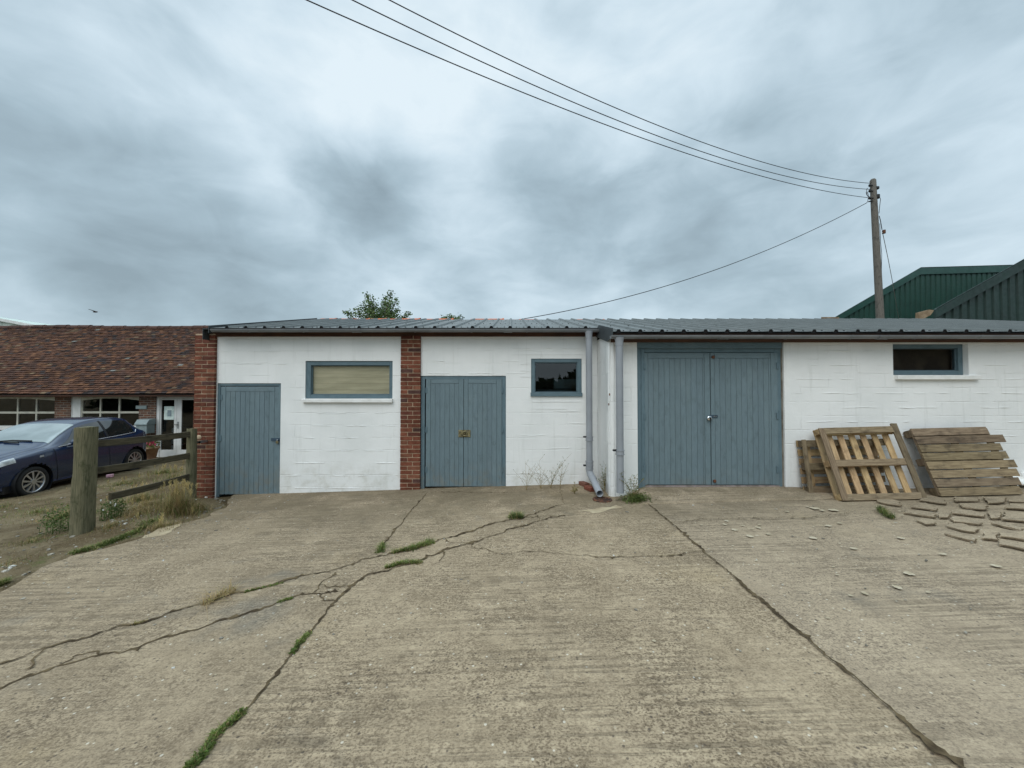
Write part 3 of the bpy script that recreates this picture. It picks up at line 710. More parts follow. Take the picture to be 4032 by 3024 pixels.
# downpipes
def downpipe(xc, y, zt, zb, gy, zg, clips, shoe=None):
    mb = MB(); r = .055
    # outlet hopper under the gutter
    mb.tube([(xc, gy, zg-.035), (xc, gy, zg-.06), (xc, gy, zg-.085), (xc, gy, zg-.16)], [.072, .068, .061, .060], 18)
    pts = [(xc, gy, zg-.12), (xc, gy, zg-.16), (xc, (gy+y)/2, zg-.24), (xc, y, zg-.34), (xc, y, zg-.42)] if abs(gy-y) > .05 else [(xc, gy, zg-.12), (xc, y, zg-.3)]
    if shoe: pts += [(xc, y, zb)]
    else: pts += [(xc, y, zb)]
    mb.tube(pts, r, 18)
    for z in clips:
        mb.tube([(xc, y, z-.03), (xc, y, z+.03)], r+.008, 18); mb.tube([(xc, y, z-.036), (xc, y, z-.026)], r+.013, 18); mb.tube([(xc, y, z+.026), (xc, y, z+.036)], r+.013, 18)
    d = mb.build('downpipe', M['pvc'], shed)
    mb = MB()
    for z in clips: mb = MB(); mb.box(xc-.105, xc-.05, y-.02, y+.03, z-.012+.03, z+.012+.03); mb.build('pipe_clip', M['black'], d)
    if shoe:
        mb = MB(); mb.tube([(xc, y, zb+.14), (xc, y, zb+.06)], r+.010, 18); mb.tube([(xc, y, zb+.155), (xc, y, zb+.135)], r+.014, 18)
        mb.tube([(xc, y, zb+.10), (xc, y, zb-.02), (xc+.01, y-.035, zb-.075), (xc+.03, y-.09, zb-.12)], r+.005, 18)
        mb.tube([(xc+.028, y-.085, zb-.115), (xc+.045, y-.12, zb-.15)], r+.009, 18)
        a = Vector((xc+.03, y-.09, zb-.12)); b = Vector(shoe); dirn = (b-a).normalized(); n1 = dirn.cross(Vector((1, 0, 0))).normalized(); n2 = dirn.cross(n1)
        ring = lambda p, rr: [p + (n1*math.cos(2*math.pi*k/20) + n2*math.sin(2*math.pi*k/20))*rr for k in range(20)]
        mb.sm = True
        mb.grid([ring(a, r), ring(b, r), ring(b, r-.006), ring(a, r-.006)], True)
        mb.build('pipe_shoe', M['pvc'], d)
    return d
PY1 = GYL-.004; xp1 = P(2320, 1600, PY1).x; zb1 = P(2326, 1850, PY1).z
sh = P(2362, 1944, 5.93)
downpipe(xp1, PY1, 0, zb1, GYL, zgl, [P(2330, 1727, PY1).z, P(2330, 1846, PY1).z+.03], shoe=sh)
PY2 = GYR-.004; xp2 = P(2440, 1600, PY2).x; zb2 = P(2430, 1940, PY2).z
downpipe(xp2, PY2, 0, zb2, GYR, zgr, [P(2430, 1781, PY2).z])
# ---- boarded leaves
def leaf(mb, x0, x1, z0, z1, grooves, y, top_rail, gap=.0055, mid=None):
    th = .035
    mb.col = (.9, .9, .9); mb.box(x0, x1, y+.009, y+th, z0, z1)                 # backing
    mb.col = (1, 1, 1)
    g = sorted(grooves); ztop = z1-top_rail
    cols = [x0]+g+[x1]
    mb.col = (.99, 1, 1.0); mb.box(x0+.001, cols[1]-gap/2, y, y+.0085, z0+.004, z1-.002); mb.box(cols[-2]+gap/2, x1-.001, y, y+.0085, z0+.004, z1-.002)
    for a, b in zip(cols[1:-2], cols[2:-1]):
        q = rnd(.95, 1.03); mb.col = (q, q, q*rnd(.99, 1.01)); mb.box(a+gap/2, b-gap/2, y+.003, y+.0085, z0+.006, ztop-gap)
    mb.col = (1.02, 1.02, 1.02); mb.box(cols[1]+gap/2, cols[-2]-gap/2, y, y+.0085, ztop, z1-.002)
def hinge(x, zc, y, fr):
    mb = MB(); mb.cyl((x, y-.004, zc-.05), (x, y-.004, zc+.05), .008, 8); mb.box(x-.004, x+.03, y-.003, y+.003, zc-.048, zc+.048); mb.build('hinge', M['blue_dark'], fr)
def frame_bars(mb, x0, x1, z0, z1, w, y0, y1, bottom=True, wt=None):
    wt = wt or w
    mb.box(x0, x0+w, y0, y1, z0, z1); mb.box(x1-w, x1, y0, y1, z0, z1); mb.box(x0+w, x1-w, y0, y1, z1-wt, z1)
    if bottom: mb.box(x0+w, x1-w, y0, y1, z0, z0+w)
# small single door on the left
yd = YL+.035; x0, x1, _, z1 = h_door; gzd = gz((x0+x1)/2)
mb = MB(); frame_bars(mb, x0+.001, x1-.001, gzd-.05, z1-.001, .045, yd-.022, YL+.13, False); fr = mb.build('single_door', M['blue_dark'], shed, bevel=.003)
lx0, lz1 = pl(868, 1522); lx1, lz0 = pl(1098, 1936); lz0 = gz(lx0)+.012
mb = MB(); leaf(mb, lx0, lx1, lz0, lz1, [pl(u, 1700)[0] for u in (885, 903, 923, 943, 962, 980, 1000, 1019, 1038, 1057, 1078)], yd-.024, .085); mb.build('door_leaf', M['blue'], fr, bevel=.002)
for v in (1565, 1725): hinge(lx0, pl(868, v)[1], yd-.03, fr)
hx0, hz1 = pl(1067, 1725); hx1, hz0 = pl(1101, 1736)
mb = MB(); mb.box(hx0, hx1, yd-.034, yd-.025, hz0, hz1); mb.box(hx1-.03, hx1-.012, yd-.06, yd-.034, hz0+.012, hz0+.022); mb.build('hasp', M['darkpaint'], fr)
def padlock(c, w, h, label, mat, shackle=None):
    t = thing('padlock', label, 'padlock', c, 'padlocks on the shed doors')
    mb = MB(); mb.box(c[0]-w/2, c[0]+w/2, c[1]-.012, c[1]+.012, c[2]-h, c[2]); mb.build('lock_body', mat, t, bevel=.006)
    mb = MB(); mb.tube([(c[0]+math.cos(a)*w*.3, c[1], c[2]-.004+max(0, math.sin(a))*w*.75) for a in [R(-8+196*k/12) for k in range(13)]], .0045, 8); mb.build('shackle', M['chrome'], t)
q = P(1091, 1737, yd-.05); padlock(q, .042, .042, 'small brass padlock on the hasp of the narrow left door', M['brass'])
# double door in the middle
x0, x1, _, z1 = h_dd; gzd = gz((x0+x1)/2)
mb = MB(); frame_bars(mb, x0+.001, x1-.001, gzd-.05, z1-.001, .07, yd-.022, YL+.13, False, .06); fr = mb.build('double_door', M['blue_dark'], shed, bevel=.003)
a0, az1 = pl(1677, 1493); a1, az0 = pl(1824, 1917); b0, _ = pl(1826.5, 1493); b1, _ = pl(1976, 1493)
mb = MB(); leaf(mb, a0, a1, az0, az1, [pl(u, 1700)[0] for u in (1694, 1713, 1732, 1751, 1770, 1789, 1806)], yd-.026, .075); mb.build('door_leaf', M['blue'], fr, bevel=.002)
mb = MB(); leaf(mb, b0, b1, az0, az1, [pl(u, 1700)[0] for u in (1843, 1862, 1881, 1899, 1918, 1937, 1955)], yd-.026, .075); mb.build('door_leaf', M['blue'], fr, bevel=.002)
for u in (1676, 1976):
    for v in (1537, 1692, 1850): hinge(pl(u, v)[0], pl(u, v)[1], yd-.03, fr)
px0, pz1 = pl(1805, 1693); px1, pz0 = pl(1852, 1721)
xm = (a1+b0)/2
mb = MB(); mb.box(px0, xm-.004, yd-.036, yd-.027, pz0, pz1); mb.build('lock_plate', M['brass'], fr, bevel=.002)
mb = MB(); mb.box(xm+.004, px1, yd-.036, yd-.027, pz0, pz1); mb.build('lock_plate', M['brass'], fr, bevel=.002)
for dx in (-.088, -.06, .06, .085):
    for dzv in (.04, -.035): mb = MB(); mb.cyl((xm+dx, yd-.041, (pz0+pz1)/2+dzv), (xm+dx, yd-.035, (pz0+pz1)/2+dzv), .007, 8); mb.build('bolt_head', M['chrome'], fr)
lc = P(1829, 1708, yd-.04)
mb = MB(); mb.sm = True
rows = [[(lc.x+rr*math.cos(t), yd-dy, lc.z+rr*math.sin(t)) for t in [2*math.pi*k/24 for k in range(24)]] for rr, dy in ((.048, .034), (.048, .055), (.042, .062), (.030, .062), (.027, .050), (.0005, .050))]
mb.grid(rows, True); mb.box(lc.x-.02, lc.x+.02, yd-.066, yd-.048, lc.z-.006, lc.z+.006); mb.build('round_lock', M['brass'], fr)
# big double door on the right
yb = YR+.05; x0, x1, _, z1 = h_big; gzd = gz(x0)
mb = MB(); xf0 = x0+.002; xf1 = x1-.03
mb.box(xf0, xf0+.13, yb-.02, YR+.17, gzd-.06, z1-.001); mb.box(xf1-.10, xf1, yb-.02, YR+.17, gzd-.05, z1-.001); xx0 = xf0+.13; xx1 = xf1-.10
zt = pr(2700, 1387)[1]; zm = pr(2700, 1372)[1]
mb.box(xf0+.002, xf1-.002, yb-.055, yb-.022, zm, z1-.02)
mb.box(xx0, xx1, yb-.02, YR+.17, zt, z1-.001)
mb.box(pr(2519, 1400)[0]+.03, pr(2532, 1400)[0]+.03, yb-.034, yb-.02, gzd-.02, zm-.004)
fr = mb.build('double_door', M['blue_dark'], shed, bevel=.004)
a0, az1 = pr(2537, 1387); a1, _ = pr(2797, 1387); b0, _ = pr(2800, 1387); b1, _ = pr(3064, 1387); azl = pr(2537, 1911)[1]; azr = pr(3060, 1909)[1]
mb = MB(); leaf(mb, a0, a1, azl, az1-.006, [pr(u, 1650)[0] for u in (2555, 2575.5, 2597, 2619, 2640.5, 2661.5, 2683, 2704.5, 2725, 2748, 2771, 2778)], yb-.028, .085, .006); mb.build('door_leaf', M['blue'], fr, bevel=.002)
mb = MB(); leaf(mb, b0, b1, azl, az1-.006, [pr(u, 1650)[0] for u in (2819, 2839, 2861, 2882.5, 2904, 2925, 2947, 2968.5, 2990, 3012, 3033, 3041)], yb-.028, .085, .006); mb.build('door_leaf', M['blue'], fr, bevel=.002)
for u, vs in ((2537, (1442, 1640, 1845)), (3062, (1440, 1638, 1850))):
    for v in vs: hinge(pr(u, v)[0], pr(u, v)[1], yb-.034, fr)
for u, v in ((2807, 1406), (2813, 1894)):
    mb = MB(); q = P(u, v, yb-.03); mb.cyl(q, q+Vector((0, -.016, 0)), .025, 18); mb.cyl(q+Vector((0, -.016, 0)), q+Vector((0, -.022, 0)), .018, 18); mb.build('round_boss', M['rust'], fr)
h0 = P(2799, 1634, yb-.03); h1 = P(2825, 1645, yb-.03)
mb = MB(); mb.box(h0.x-.02, h1.x, yb-.037, yb-.0285, h1.z, h0.z)
mb.build('hasp', M['darkpaint'], fr)
mb = MB(); mb.box(h1.x-.035, h1.x-.022, yb-.041, yb-.0372, h1.z+.012, h0.z-.014); mb.build('bolt_head', M['steel'], fr); mb = MB(); mb.box(h1.x-.065, h1.x-.05, yb-.041, yb-.0372, h1.z+.012, h0.z-.014); mb.build('bolt_head', M['steel'], fr)
mb = MB(); mb.box(a0-.03, b1+.01, yb-.026, yb+.06, gz(1.9)-.03, azl-.008); mb.build('threshold', M['threshold'], fr)
mb = MB(); mb.box(x1-.03, x1-.001, YR+.03, YR+.19, gzd-.02, z1-.002, .004); mb.build('door_lining', M['lining'], fr)
c = P(2793, 1647, yb-.06)
t = thing('padlock', 'round chrome disc padlock in the centre of the big double door', 'padlock', c, 'padlocks on the shed doors')
mb = MB(); mb.sm = True
mb.grid([[(c.x+rr*math.cos(a), c.y+dy, c.z+rr*math.sin(a)) for a in [2*math.pi*k/24 for k in range(24)]] for rr, dy in ((.001, -.014), (.026, -.014), (.037, -.008), (.037, .012), (.026, .018), (.001, .018))], True)
mb.build('lock_body', M['chrome'], t)
mb = MB(); mb.box(c.x-.004, c.x+.022, c.y-.018, c.y-.0145, c.z-.034, c.z+.004); mb.build('lock_slot', M['black'], t); mb = MB(); mb.cyl((c.x+.008, c.y-.002, c.z+.03), (c.x+.034, c.y-.002, c.z+.03), .006, 8); mb.build('lock_bar', M['steel'], t)
# windows
def window(f, Y, o, g, sill=None, mat='blue_dark', rec=.02, blind=None, proud_sill=False, gm='glass'):
    (x0, x1, z0, z1) = rect(f, *o); (a0, a1, c0, c1) = rect(f, *g); yy = Y+rec
    mb = MB(); w = min(a0-x0, x1-a1)
    mb.box(x0+.001, a0, yy, yy+.09, z0+.001, z1-.001); mb.box(a1, x1-.001, yy, yy+.09, z0+.001, z1-.001); mb.box(a0, a1, yy, yy+.09, c1, z1-.001); mb.box(a0, a1, yy, yy+.09, z0+.001, c0)
    b = .014; mb.col = (.92, .92, .92)
    mb.box(a0, a0+b, yy+.03, yy+.07, c0, c1); mb.box(a1-b, a1, yy+.03, yy+.07, c0, c1); mb.box(a0+b, a1-b, yy+.03, yy+.07, c1-b, c1); mb.box(a0+b, a1-b, yy+.03, yy+.07, c0, c0+b)
    if proud_sill: mb.col = (1, 1, 1); mb.box(x0-.01, x1+.006, Y-.03, yy-.002, z0-.005, z0+.065)
    wn = mb.build('window', M[mat], shed, bevel=.004)
    mb = MB(); mb.poly([(a0+b, yy+.045, c0+b), (a1-b, yy+.045, c0+b), (a1-b, yy+.045, c1-b), (a0+b, yy+.045, c1-b)]); mb.build('pane', M[gm], wn)
    if sill:
        (s0, s1, t0, t1) = rect(f, *sill); mb = MB(); n = 14
        rows = []
        for k in range(n+1):
            xx = s0+(s1-s0)*k/n; j = .003*mnoise.noise(Vector((xx*6, 1, Y)))
            rows.append([(xx, yy-.001, t1+.004), (xx, Y-.055+j, t1-.006+j), (xx, Y-.06+j, t1-.012), (xx, Y-.058-j, t0+j), (xx, Y-.002, t0-.0)])
        mb.grid(rows); mb.poly(rows[0]); mb.poly(rows[-1]); mb.build('window_sill', M['white_sill'], wn)
    if blind:
        mb = MB(); zc = c1+.02; k = 0
        while zc > c0-.03:
            mb.box(a0+.003, a1-.003, yy+.072+.003*(k % 2), yy+.082+.003*(k % 2), max(zc-.117, c0+.002), min(zc-.001, c1-.002)); zc -= .118; k += 1
        mb.build('blind', M['blind'], wn)
    return wn
window(pl, YL, (1203, 1421, 1545, 1569), (1222, 1438, 1532, 1554), (1194, 1570, 1547, 1584), blind=True, gm='glass_faint')
window(pl, YL, (2091, 1412, 2291, 1560), (2106, 1427, 2274, 1545), None, proud_sill=True, rec=.012)
wn = window(pr, YR, (3515, 1353, 3815, 1476), (3528, 1368, 3796, 1459), (3522, 1477, 3846, 1494), rec=.075, gm='glass_dim')
q0 = P(3510, 1345, YR+.2); q1 = P(3770, 1480, YR+.2); mb = MB(); mb.box(q0.x-.1, q1.x-.02, YR+.215, YR+.23, q1.z-.15, q0.z+.15); mb.build('dim_room_card', M['dimroom'], wn)  # added board, coloured to stand in for the faintly lit room
mb = MB(); mb.box(q1.x+.02, q1.x+.25, YR+.225, YR+.24, q1.z-.15, q0.z+.15); mb.build('curtain', M['darkpaint'], wn)
# a few things seen dimly through the panes
mb = MB(); q = P(2200, 1530, YL+.5); mb.box(q.x-.8, q.x+.8, YL+.45, YL+.75, q.z-.3, q.z-.02); mb.box(q.x-.1, q.x+.5, YL+.45, YL+.7, q.z+.0, q.z+.18); tag(mb.build('workbench', M['benchm']), 'dim workbench seen through the small square window', 'bench')
# ------------------------------------------------------------------ pallets
def pallet(name, label, tl, tr, bl, depth_top, depth_bot, spec):
    """tl, tr, bl: corners of the face turned to us; spec(root, u, v, n, W, H) builds the boards"""
    a, b, c = Vector(tl), Vector(tr), Vector(bl)
    u = (b-a).normalized(); v = (a-c); v = (v-u*v.dot(u)); H = v.length; v.normalize(); n = u.cross(v)   # n points away from the viewer or towards
    if n.y > 0: n = -n
    t = thing(name, label, 'pallet', c, 'wooden pallets leaning on the shed')
    spec(t, c, u, v, n, (b-a).length, H); return t
def bd(t, o, u, v, n, cu, cv, cn, lu, lv, ln, mat, name, col=1.0, jit=.003):
    mb = MB(); q = rnd(.82, 1.12)*col; mb.col = (q, q*rnd(.96, 1.03), q*rnd(.92, 1.03))
    mb.obox(o+u*cu+v*cv+n*cn, u*lu/2, v*lv/2, n*ln/2, jit); return mb.build(name, M[mat], t, bevel=.003)
def deck_front(t, o, u, v, n, W, H):          # right pallet: eight deck boards face us
    cols = [.95, .8, .9, 1, .95, 1.02, 1, .85]
    ends = [(-.0, -.02), (.0, .17), (.0, .06), (.0, .08), (.0, .13), (.0, .10), (.0, .05), (-.0, .0)]
    for i in range(8):
        hh = .113 if i else .118; cv = H-.05-(H-.10)*i/7
        e0, e1 = ends[i]; bd(t, o, u, v, n, (W-.06+e1+e0)/2, cv, -.011, W-.06+e1-e0, hh, .022, 'pal_grey', 'deck_board', cols[i]*1.0)
    for cu in (.05, W/2-.02, W-.1): bd(t, o, u, v, n, cu, H/2, -.0335, .10, H-.01, .022, 'pal_grey', 'stringer_board', .8)
    for cu in (.05, W/2-.02, W-.1):
        for cv in (.06, H/2, H-.06): bd(t, o, u, v, n, cu, cv, -.084, .10, .11, .078, 'pal_grey', 'block', .7)
    for cv in (.06, H/2, H-.06): bd(t, o, u, v, n, W/2, cv, -.134, W, .1, .022, 'pal_grey', 'base_board', .6)
def base_front(t, o, u, v, n, W, H):          # middle pallet: its open underside faces us
    for cv, l in ((H-.045, W-.08), (H*.5, W-.10), (.045, W-.0)): bd(t, o, u, v, n, W/2, cv, -.011, l-.08, .092, .022, 'pal_grey', 'base_board', .95)
    bd(t, o, u, v, n, .045, H/2, -.0095, .09, H, .024, 'pal_grey', 'base_board', .85); bd(t, o, u, v, n, W-.045, H/2+.02, -.0095, .09, H+.05, .024, 'pal_grey', 'base_board', .7)
    for cu in (.05, W*.5, W-.06):
        for cv in (.05, H*.5, H-.05): bd(t, o, u, v, n, cu, cv, -.0635, .10, .085, .078, 'pal_light', 'block', .85)
    for cv in (.05, H*.5, H-.05): bd(t, o, u, v, n, W/2, cv, -.1145, W, .09, .02, 'pal_light', 'stringer_board', .9)
    for i in range(7): bd(t, o, u, v, n, .05+(W-.16)*i/6, H/2, -.137, .088, H, .022, 'pal_light', 'deck_board', 1.0 if i else .85)
def low_front(t, o, u, v, n, W, H):           # dark pallet tucked behind
    for cv in (H-.06, .06): bd(t, o, u, v, n, W/2, cv, -.011, W, .1, .022, 'pal_grey', 'base_board', .62)
    bd(t, o, u, v, n, W*.5, H*.5, -.011, W-.05, .1, .022, 'pal_grey', 'base_board', .6)
    bd(t, o, u, v, n, .04, H/2, -.0095, .06, H, .03, 'pal_grey', 'base_board', .75)
    for cu in (.07, W*.5, W-.07):
        for cv in (.06, H*.5, H-.06): bd(t, o, u, v, n, cu, cv, -.06, .12, .1, .072, 'pal_grey', 'block', .55)
    for i in range(6): bd(t, o, u, v, n, W/2, .06+(H-.12)*i/5, -.113, W, .1, .02, 'pal_light', 'deck_board', .6)
    for cu in (.14, W*.5, W-.12): bd(t, o, u, v, n, cu, H/2, -.0985, .1, H-.02, .012, 'pal_light', 'stringer_board', .75)
def onground(p, dy=0): return Vector((p.x, p.y, gz(p.x)+.004))
bl = onground(P(3707, 1943, 5.55))
pallet('wooden_pallet', 'rightmost leaning pallet with brown deck boards facing out', P(3572, 1690, 5.93), P(3888, 1682, 5.93), bl, 0, 0, deck_front)
bl = onground(P(3319, 1943, 5.46))
pallet('wooden_pallet', 'open frame pallet of pale slats showing its underside', P(3214, 1686, 5.84), P(3525, 1678, 5.84), bl, 0, 0, base_front)
bl = onground(P(3186, 1932, 5.82))
pallet('wooden_pallet', 'low dark pallet tucked behind the pale slatted pallet', P(3159, 1731, 5.94), P(3487, 1725, 5.94), bl, 0, 0, low_front)
# torn white sheet at the right edge
mb = MB(); mb.sm = False; c = P(4034, 1935, 5.86); rows = []
for i in range(9):
    rows.append([(c.x-.12+.08*k+rnd(-.02, .02), c.y+.05*math.sin(i*.9+k*1.3)+.022*i, gz(c.x)+.01+.024*i+rnd(-.012, .012)) for k in range(8)])
mb.grid(rows); o = mb.build('torn_sheet', M['scrap']); tag(o, 'crumpled torn white sheet beside the right pallet', 'plastic sheet')
sol = o.modifiers.new('thick', 'SOLIDIFY'); sol.thickness = .004
# ------------------------------------------------------------------ drain, loose bricks, twigs
c = G(2372, 1968)
t = thing('drain_grate', 'rusty round drain grate under the grey pipe outlet', 'drain', c)
mb = MB(); r = .105
ringp = lambda rr, z: [(c.x+rr*math.cos(a), c.y+rr*math.sin(a), c.z+z) for a in [2*math.pi*k/28 for k in range(28)]]
mb.grid([ringp(.15, .0), ringp(.145, .014), ringp(.118, .016), ringp(.112, .006)], True); mb.build('rim', M['rust'], t)
mb = MB(); mb.poly(ringp(.112, .0055)); mb.build('pit', M['black'], t)
mb = MB()
for k in range(-4, 5):
    x = k*.025; l = math.sqrt(max(0, .11**2-x*x)); mb.box(c.x+x-.006, c.x+x+.006, c.y-l, c.y+l, c.z+.006, c.z+.015)
mb.build('bars', M['rust'], t)
for i, (u, v, lab) in enumerate(((2303, 1916, 'weathered red brick against the wall beside the bent pipe'), (2326, 1937, 'loose red brick nearest the drain beside the pipe outlet'))):
    q = G(u, v); mb = MB(); mb.col = (.22, .075, .05) if i else (.20, .09, .065)
    d = Vector((.35, -1, 0)).normalized(); s = Vector((1, .35, 0)).normalized()
    mb.obox(q+Vector((.0, .06+.04*i, .034)), d*.105, s*.052, (0, 0, .033), .006)
    tag(mb.build('loose_brick', M['brick'], bevel=.006), lab, 'brick', 'loose bricks by the drain')
# ------------------------------------------------------------------ plants
def blade(mb, b, h, lean, w, seg=3):
    b = Vector(b); a = rnd(0, 6.28); d = Vector((math.cos(a), math.sin(a), 0)); s = Vector((-d.y, d.x, 0)); rows = []
    for k in range(seg+1):
        t = k/seg; p = b + Vector((0, 0, h*t*(1-.25*lean*t))) + d*(lean*h*t*t); ww = w*(1-t*.92)
        rows.append([p-s*ww/2, p+s*ww/2])
    mb.grid(rows)
def leafq(mb, p, d, ln, w):
    d = Vector(d).normalized(); s = d.cross(Vector((rnd(-1, 1), rnd(-1, 1), rnd(-.2, 1)))).normalized(); n = d.cross(s)*ln*.12
    p = Vector(p); mb.poly([p, p+d*ln*.45+s*w/2+n, p+d*ln, p+d*ln*.45-s*w/2+n])
def gcol(mb, base=(1, 1, 1), v=.35):
    q = rnd(1-v, 1+v); mb.col = (base[0]*q*rnd(.9, 1.15), base[1]*q, base[2]*q*rnd(.8, 1.2))
def hz(x, y): return gz(x) if x > edge_x(y) else dz(x, y)
def strip_tuft(name, label, px, width, n, h, mat='grassg', cat='grass tuft', group='green tufts growing in the concrete cracks', lean=.9):
    pts = [G(u, v) for u, v in px]; mb = MB()
    for i in range(n):
        k = random.randrange(len(pts)-1) if len(pts) > 1 else 0
        p = pts[k].lerp(pts[k+1], random.random()) if len(pts) > 1 else pts[0]
        wv_ = width*(.2+1.5*abs(mnoise.noise(p*7))); x = p.x+random.gauss(0, wv_/2); y = p.y+random.gauss(0, wv_/2); mb.m = 1 if random.random() < .22 else 0; gcol(mb); blade(mb, (x, y, hz(x, y)-.003), h*rnd(.4, 1.2), rnd(.2, lean*1.6), rnd(.004, .009))
        if i % 3 == 0:
            mb.m = 0; gcol(mb, (.85, .9, .8)); leafq(mb, (x, y, hz(x, y)+rnd(.003, h*.5)), (rnd(-1, 1), rnd(-1, 1), rnd(-.1, .5)), rnd(.012, .03), rnd(.008, .016))
    return tag(mb.build(name, [M[mat], M['straw']]), label, cat, group)
tg = 'crack_weed'
strip_tuft(tg, 'long green weed strip in the joint, nearest the camera', cx(*A_, [(1420, 1335), (1340, 1400), (1240, 1480), (1170, 1600), (1090, 1670)]), .042, 1050, .030)
strip_tuft(tg, 'short moss patch in the joint, second nearest to camera', cx(*A_, [(1790, 880), (1740, 935), (1695, 1000)]), .034, 420, .028)
strip_tuft(tg, 'bushy grass tuft along the upper diagonal crack', cx(*B_, [(700, 405), (650, 425), (590, 445), (490, 465)]), .06, 900, .06)
strip_tuft(tg, 'small upright tuft where joint meets the upper diagonal crack', cx(*B_, [(435, 425), (415, 460)]), .045, 300, .07)
strip_tuft(tg, 'low green tuft along the lower diagonal crack', cx(*B_, [(450, 550), (520, 530), (560, 522), (650, 520)]), .055, 600, .05)
strip_tuft(tg, 'small dark weed on the crack below the square window', cx(*B_, [(1150, 268), (1180, 262), (1205, 272)]), .06, 500, .09, 'weed')
strip_tuft(tg, 'thin mossy line in the far left diagonal crack', cx(*A_, [(1640, 585), (1500, 620), (1420, 640)]), .022, 260, .02)
strip_tuft(tg, 'flattened pale straw lying across the left diagonal crack', cx(*A_, [(1360, 635), (1290, 665), (1180, 715)]), .05, 160, .10, 'straw', lean=2.5)
strip_tuft(tg, 'dull moss patch in the lower left crack', cx(*A_, [(1700, 675), (1620, 695)]), .025, 150, .022)
strip_tuft(tg, 'brownish moss in the upper left crack', cx(*A_, [(850, 808), (760, 832)]), .025, 150, .018, 'straw')
strip_tuft(tg, 'scruffy weed between pallets and broken paving', cx(*D_, [(860, 960), (900, 1000), (980, 1050)]), .09, 450, .08, 'weed')
strip_tuft(tg, 'green tuft at the foot of the pale slatted pallet', cx(*D_, [(440, 760), (480, 800), (500, 830)]), .06, 420, .17, 'weed')
strip_tuft(tg, 'bright grass tuft at the left edge of the photo', cx(*A_, [(-40, 590), (0, 580), (50, 560)]), .07, 500, .07)
strip_tuft('verge_grass', 'bright green grass strip along the concrete edge by the big post', cx(*A_, [(430, 400), (560, 365), (680, 330), (800, 285), (900, 235)]), .11, 2600, .05, group=None, cat='grass')
# wiry weeds by the wall
def stem_weed(name, label, base, tips, h, mat='weed', leaves=8, seed=1, group='wiry weeds along the foot of the white wall', r=.003, side=True):
    rs = random.Random(seed); b = Vector(base); t = thing(name, label, 'weed', b, group); ms = MB(); ml = MB()
    for (dx, dzv) in tips:
        tip = b+Vector((dx, rs.uniform(-.08, .02), dzv)); mid = b.lerp(tip, .5)+Vector((-dx*.22, 0, .03)); pts = []
        for k in range(9):
            s = k/8; pts.append(b*(1-s)**2 + mid*2*s*(1-s) + tip*s*s)
        ms.tube(pts, [r*(1-.6*k/8) for k in range(9)], 5)
        for k in range(2, 9):
            if side and rs.random() < .8:
                d = Vector((rs.choice((-1, 1))*rs.uniform(.3, 1), rs.uniform(-.5, .3), rs.uniform(.4, 1))).normalized()*rs.uniform(.03, .11)*h/.3
                ms.tube([pts[k], pts[k]+d*.6+Vector((0, 0, -.005)), pts[k]+d], r*.5, 4); gcol(ml, (.9, .9, .85)); leafq(ml, pts[k]+d, d, rs.uniform(.012, .028), .010)
            for _ in range(leaves//4):
                gcol(ml, (.8, .9, .8)); leafq(ml, pts[k]+Vector((rs.uniform(-.01, .01),)*3), (rs.uniform(-1, 1), rs.uniform(-1, 1), rs.uniform(-.2, .8)), rs.uniform(.014, .035), rs.uniform(.007, .012))
    ms.build('stem', M['straw'], t)
    if ml.V: ml.build('leaves', M[mat], t)
    return t
def foot(u, v): p = G(u, v); return p
stem_weed('wall_weed', 'thin pale leafless weed nearest the middle double door', foot(2073, 1930), [(-.02, .5), (-.18, .30), (.12, .3), (.05, .4)], .35, leaves=0, seed=2)
stem_weed('wall_weed', 'tall spindly weed below the left part of the square window', foot(2130, 1925), [(-.03, .50), (-.22, .28), (-.12, .4), (.06, .35), (.16, .2)], .35, leaves=2, seed=3)
stem_weed('wall_weed', 'leafier weed leaning right against the white wall', foot(2168, 1922), [(.02, .3), (-.10, .25), (.17, .42), (.30, .55), (.10, .3)], .35, leaves=8, seed=4)
stem_weed('wall_weed', 'thin weed in the crack left of the bricks', foot(2205, 1920), [(.02, .25), (.10, .33), (.05, .42)], .3, leaves=4, seed=5)
stem_weed('wall_weed', 'dead brown seedling beside the loose bricks', foot(2262, 1944), [(-.03, .10), (.03, .12), (.0, .2), (.05, .06), (-.06, .04)], .12, 'straw', 12, 6)
stem_weed('wall_weed', 'dark weed squeezed behind the bent pipe and white corner', foot(2382, 1935), [(-.06, .42), (-.02, .36), (.0, .45), (-.05, .25), (-.03, .3), (-.10, .2)], .25, leaves=16, seed=7)
p0 = foot(2500, 1975)
stem_weed('corner_weed', 'bushy weed with seed heads beside the second downpipe', p0+Vector((-.02, .03, 0)), [(-.20, .42), (-.15, .30), (.0, .40), (.06, .34), (.12, .33), (-.05, .32), (.05, .22), (.18, .12), (.15, .2), (-.12, .15)], .22, leaves=16, seed=8, group=None, r=.004)
mb = MB()
for i in range(800):
    a = rnd(0, 6.28); r_ = abs(random.gauss(0, .10)); x = p0.x+.04+r_*math.cos(a)*1.1; y = p0.y+.02+r_*math.sin(a)*.7; gcol(mb)
    blade(mb, (x, y, gz(x)), rnd(.03, .12), rnd(.3, 1.4), rnd(.006, .012)); leafq(mb, (x, y, gz(x)+rnd(.01, .1)), (rnd(-1, 1), rnd(-1, 1), rnd(-.2, .7)), rnd(.015, .04), rnd(.008, .016))
tag(mb.build('corner_tuft', M['weed']), 'dense low green tuft around the base of the corner weed', 'weed')
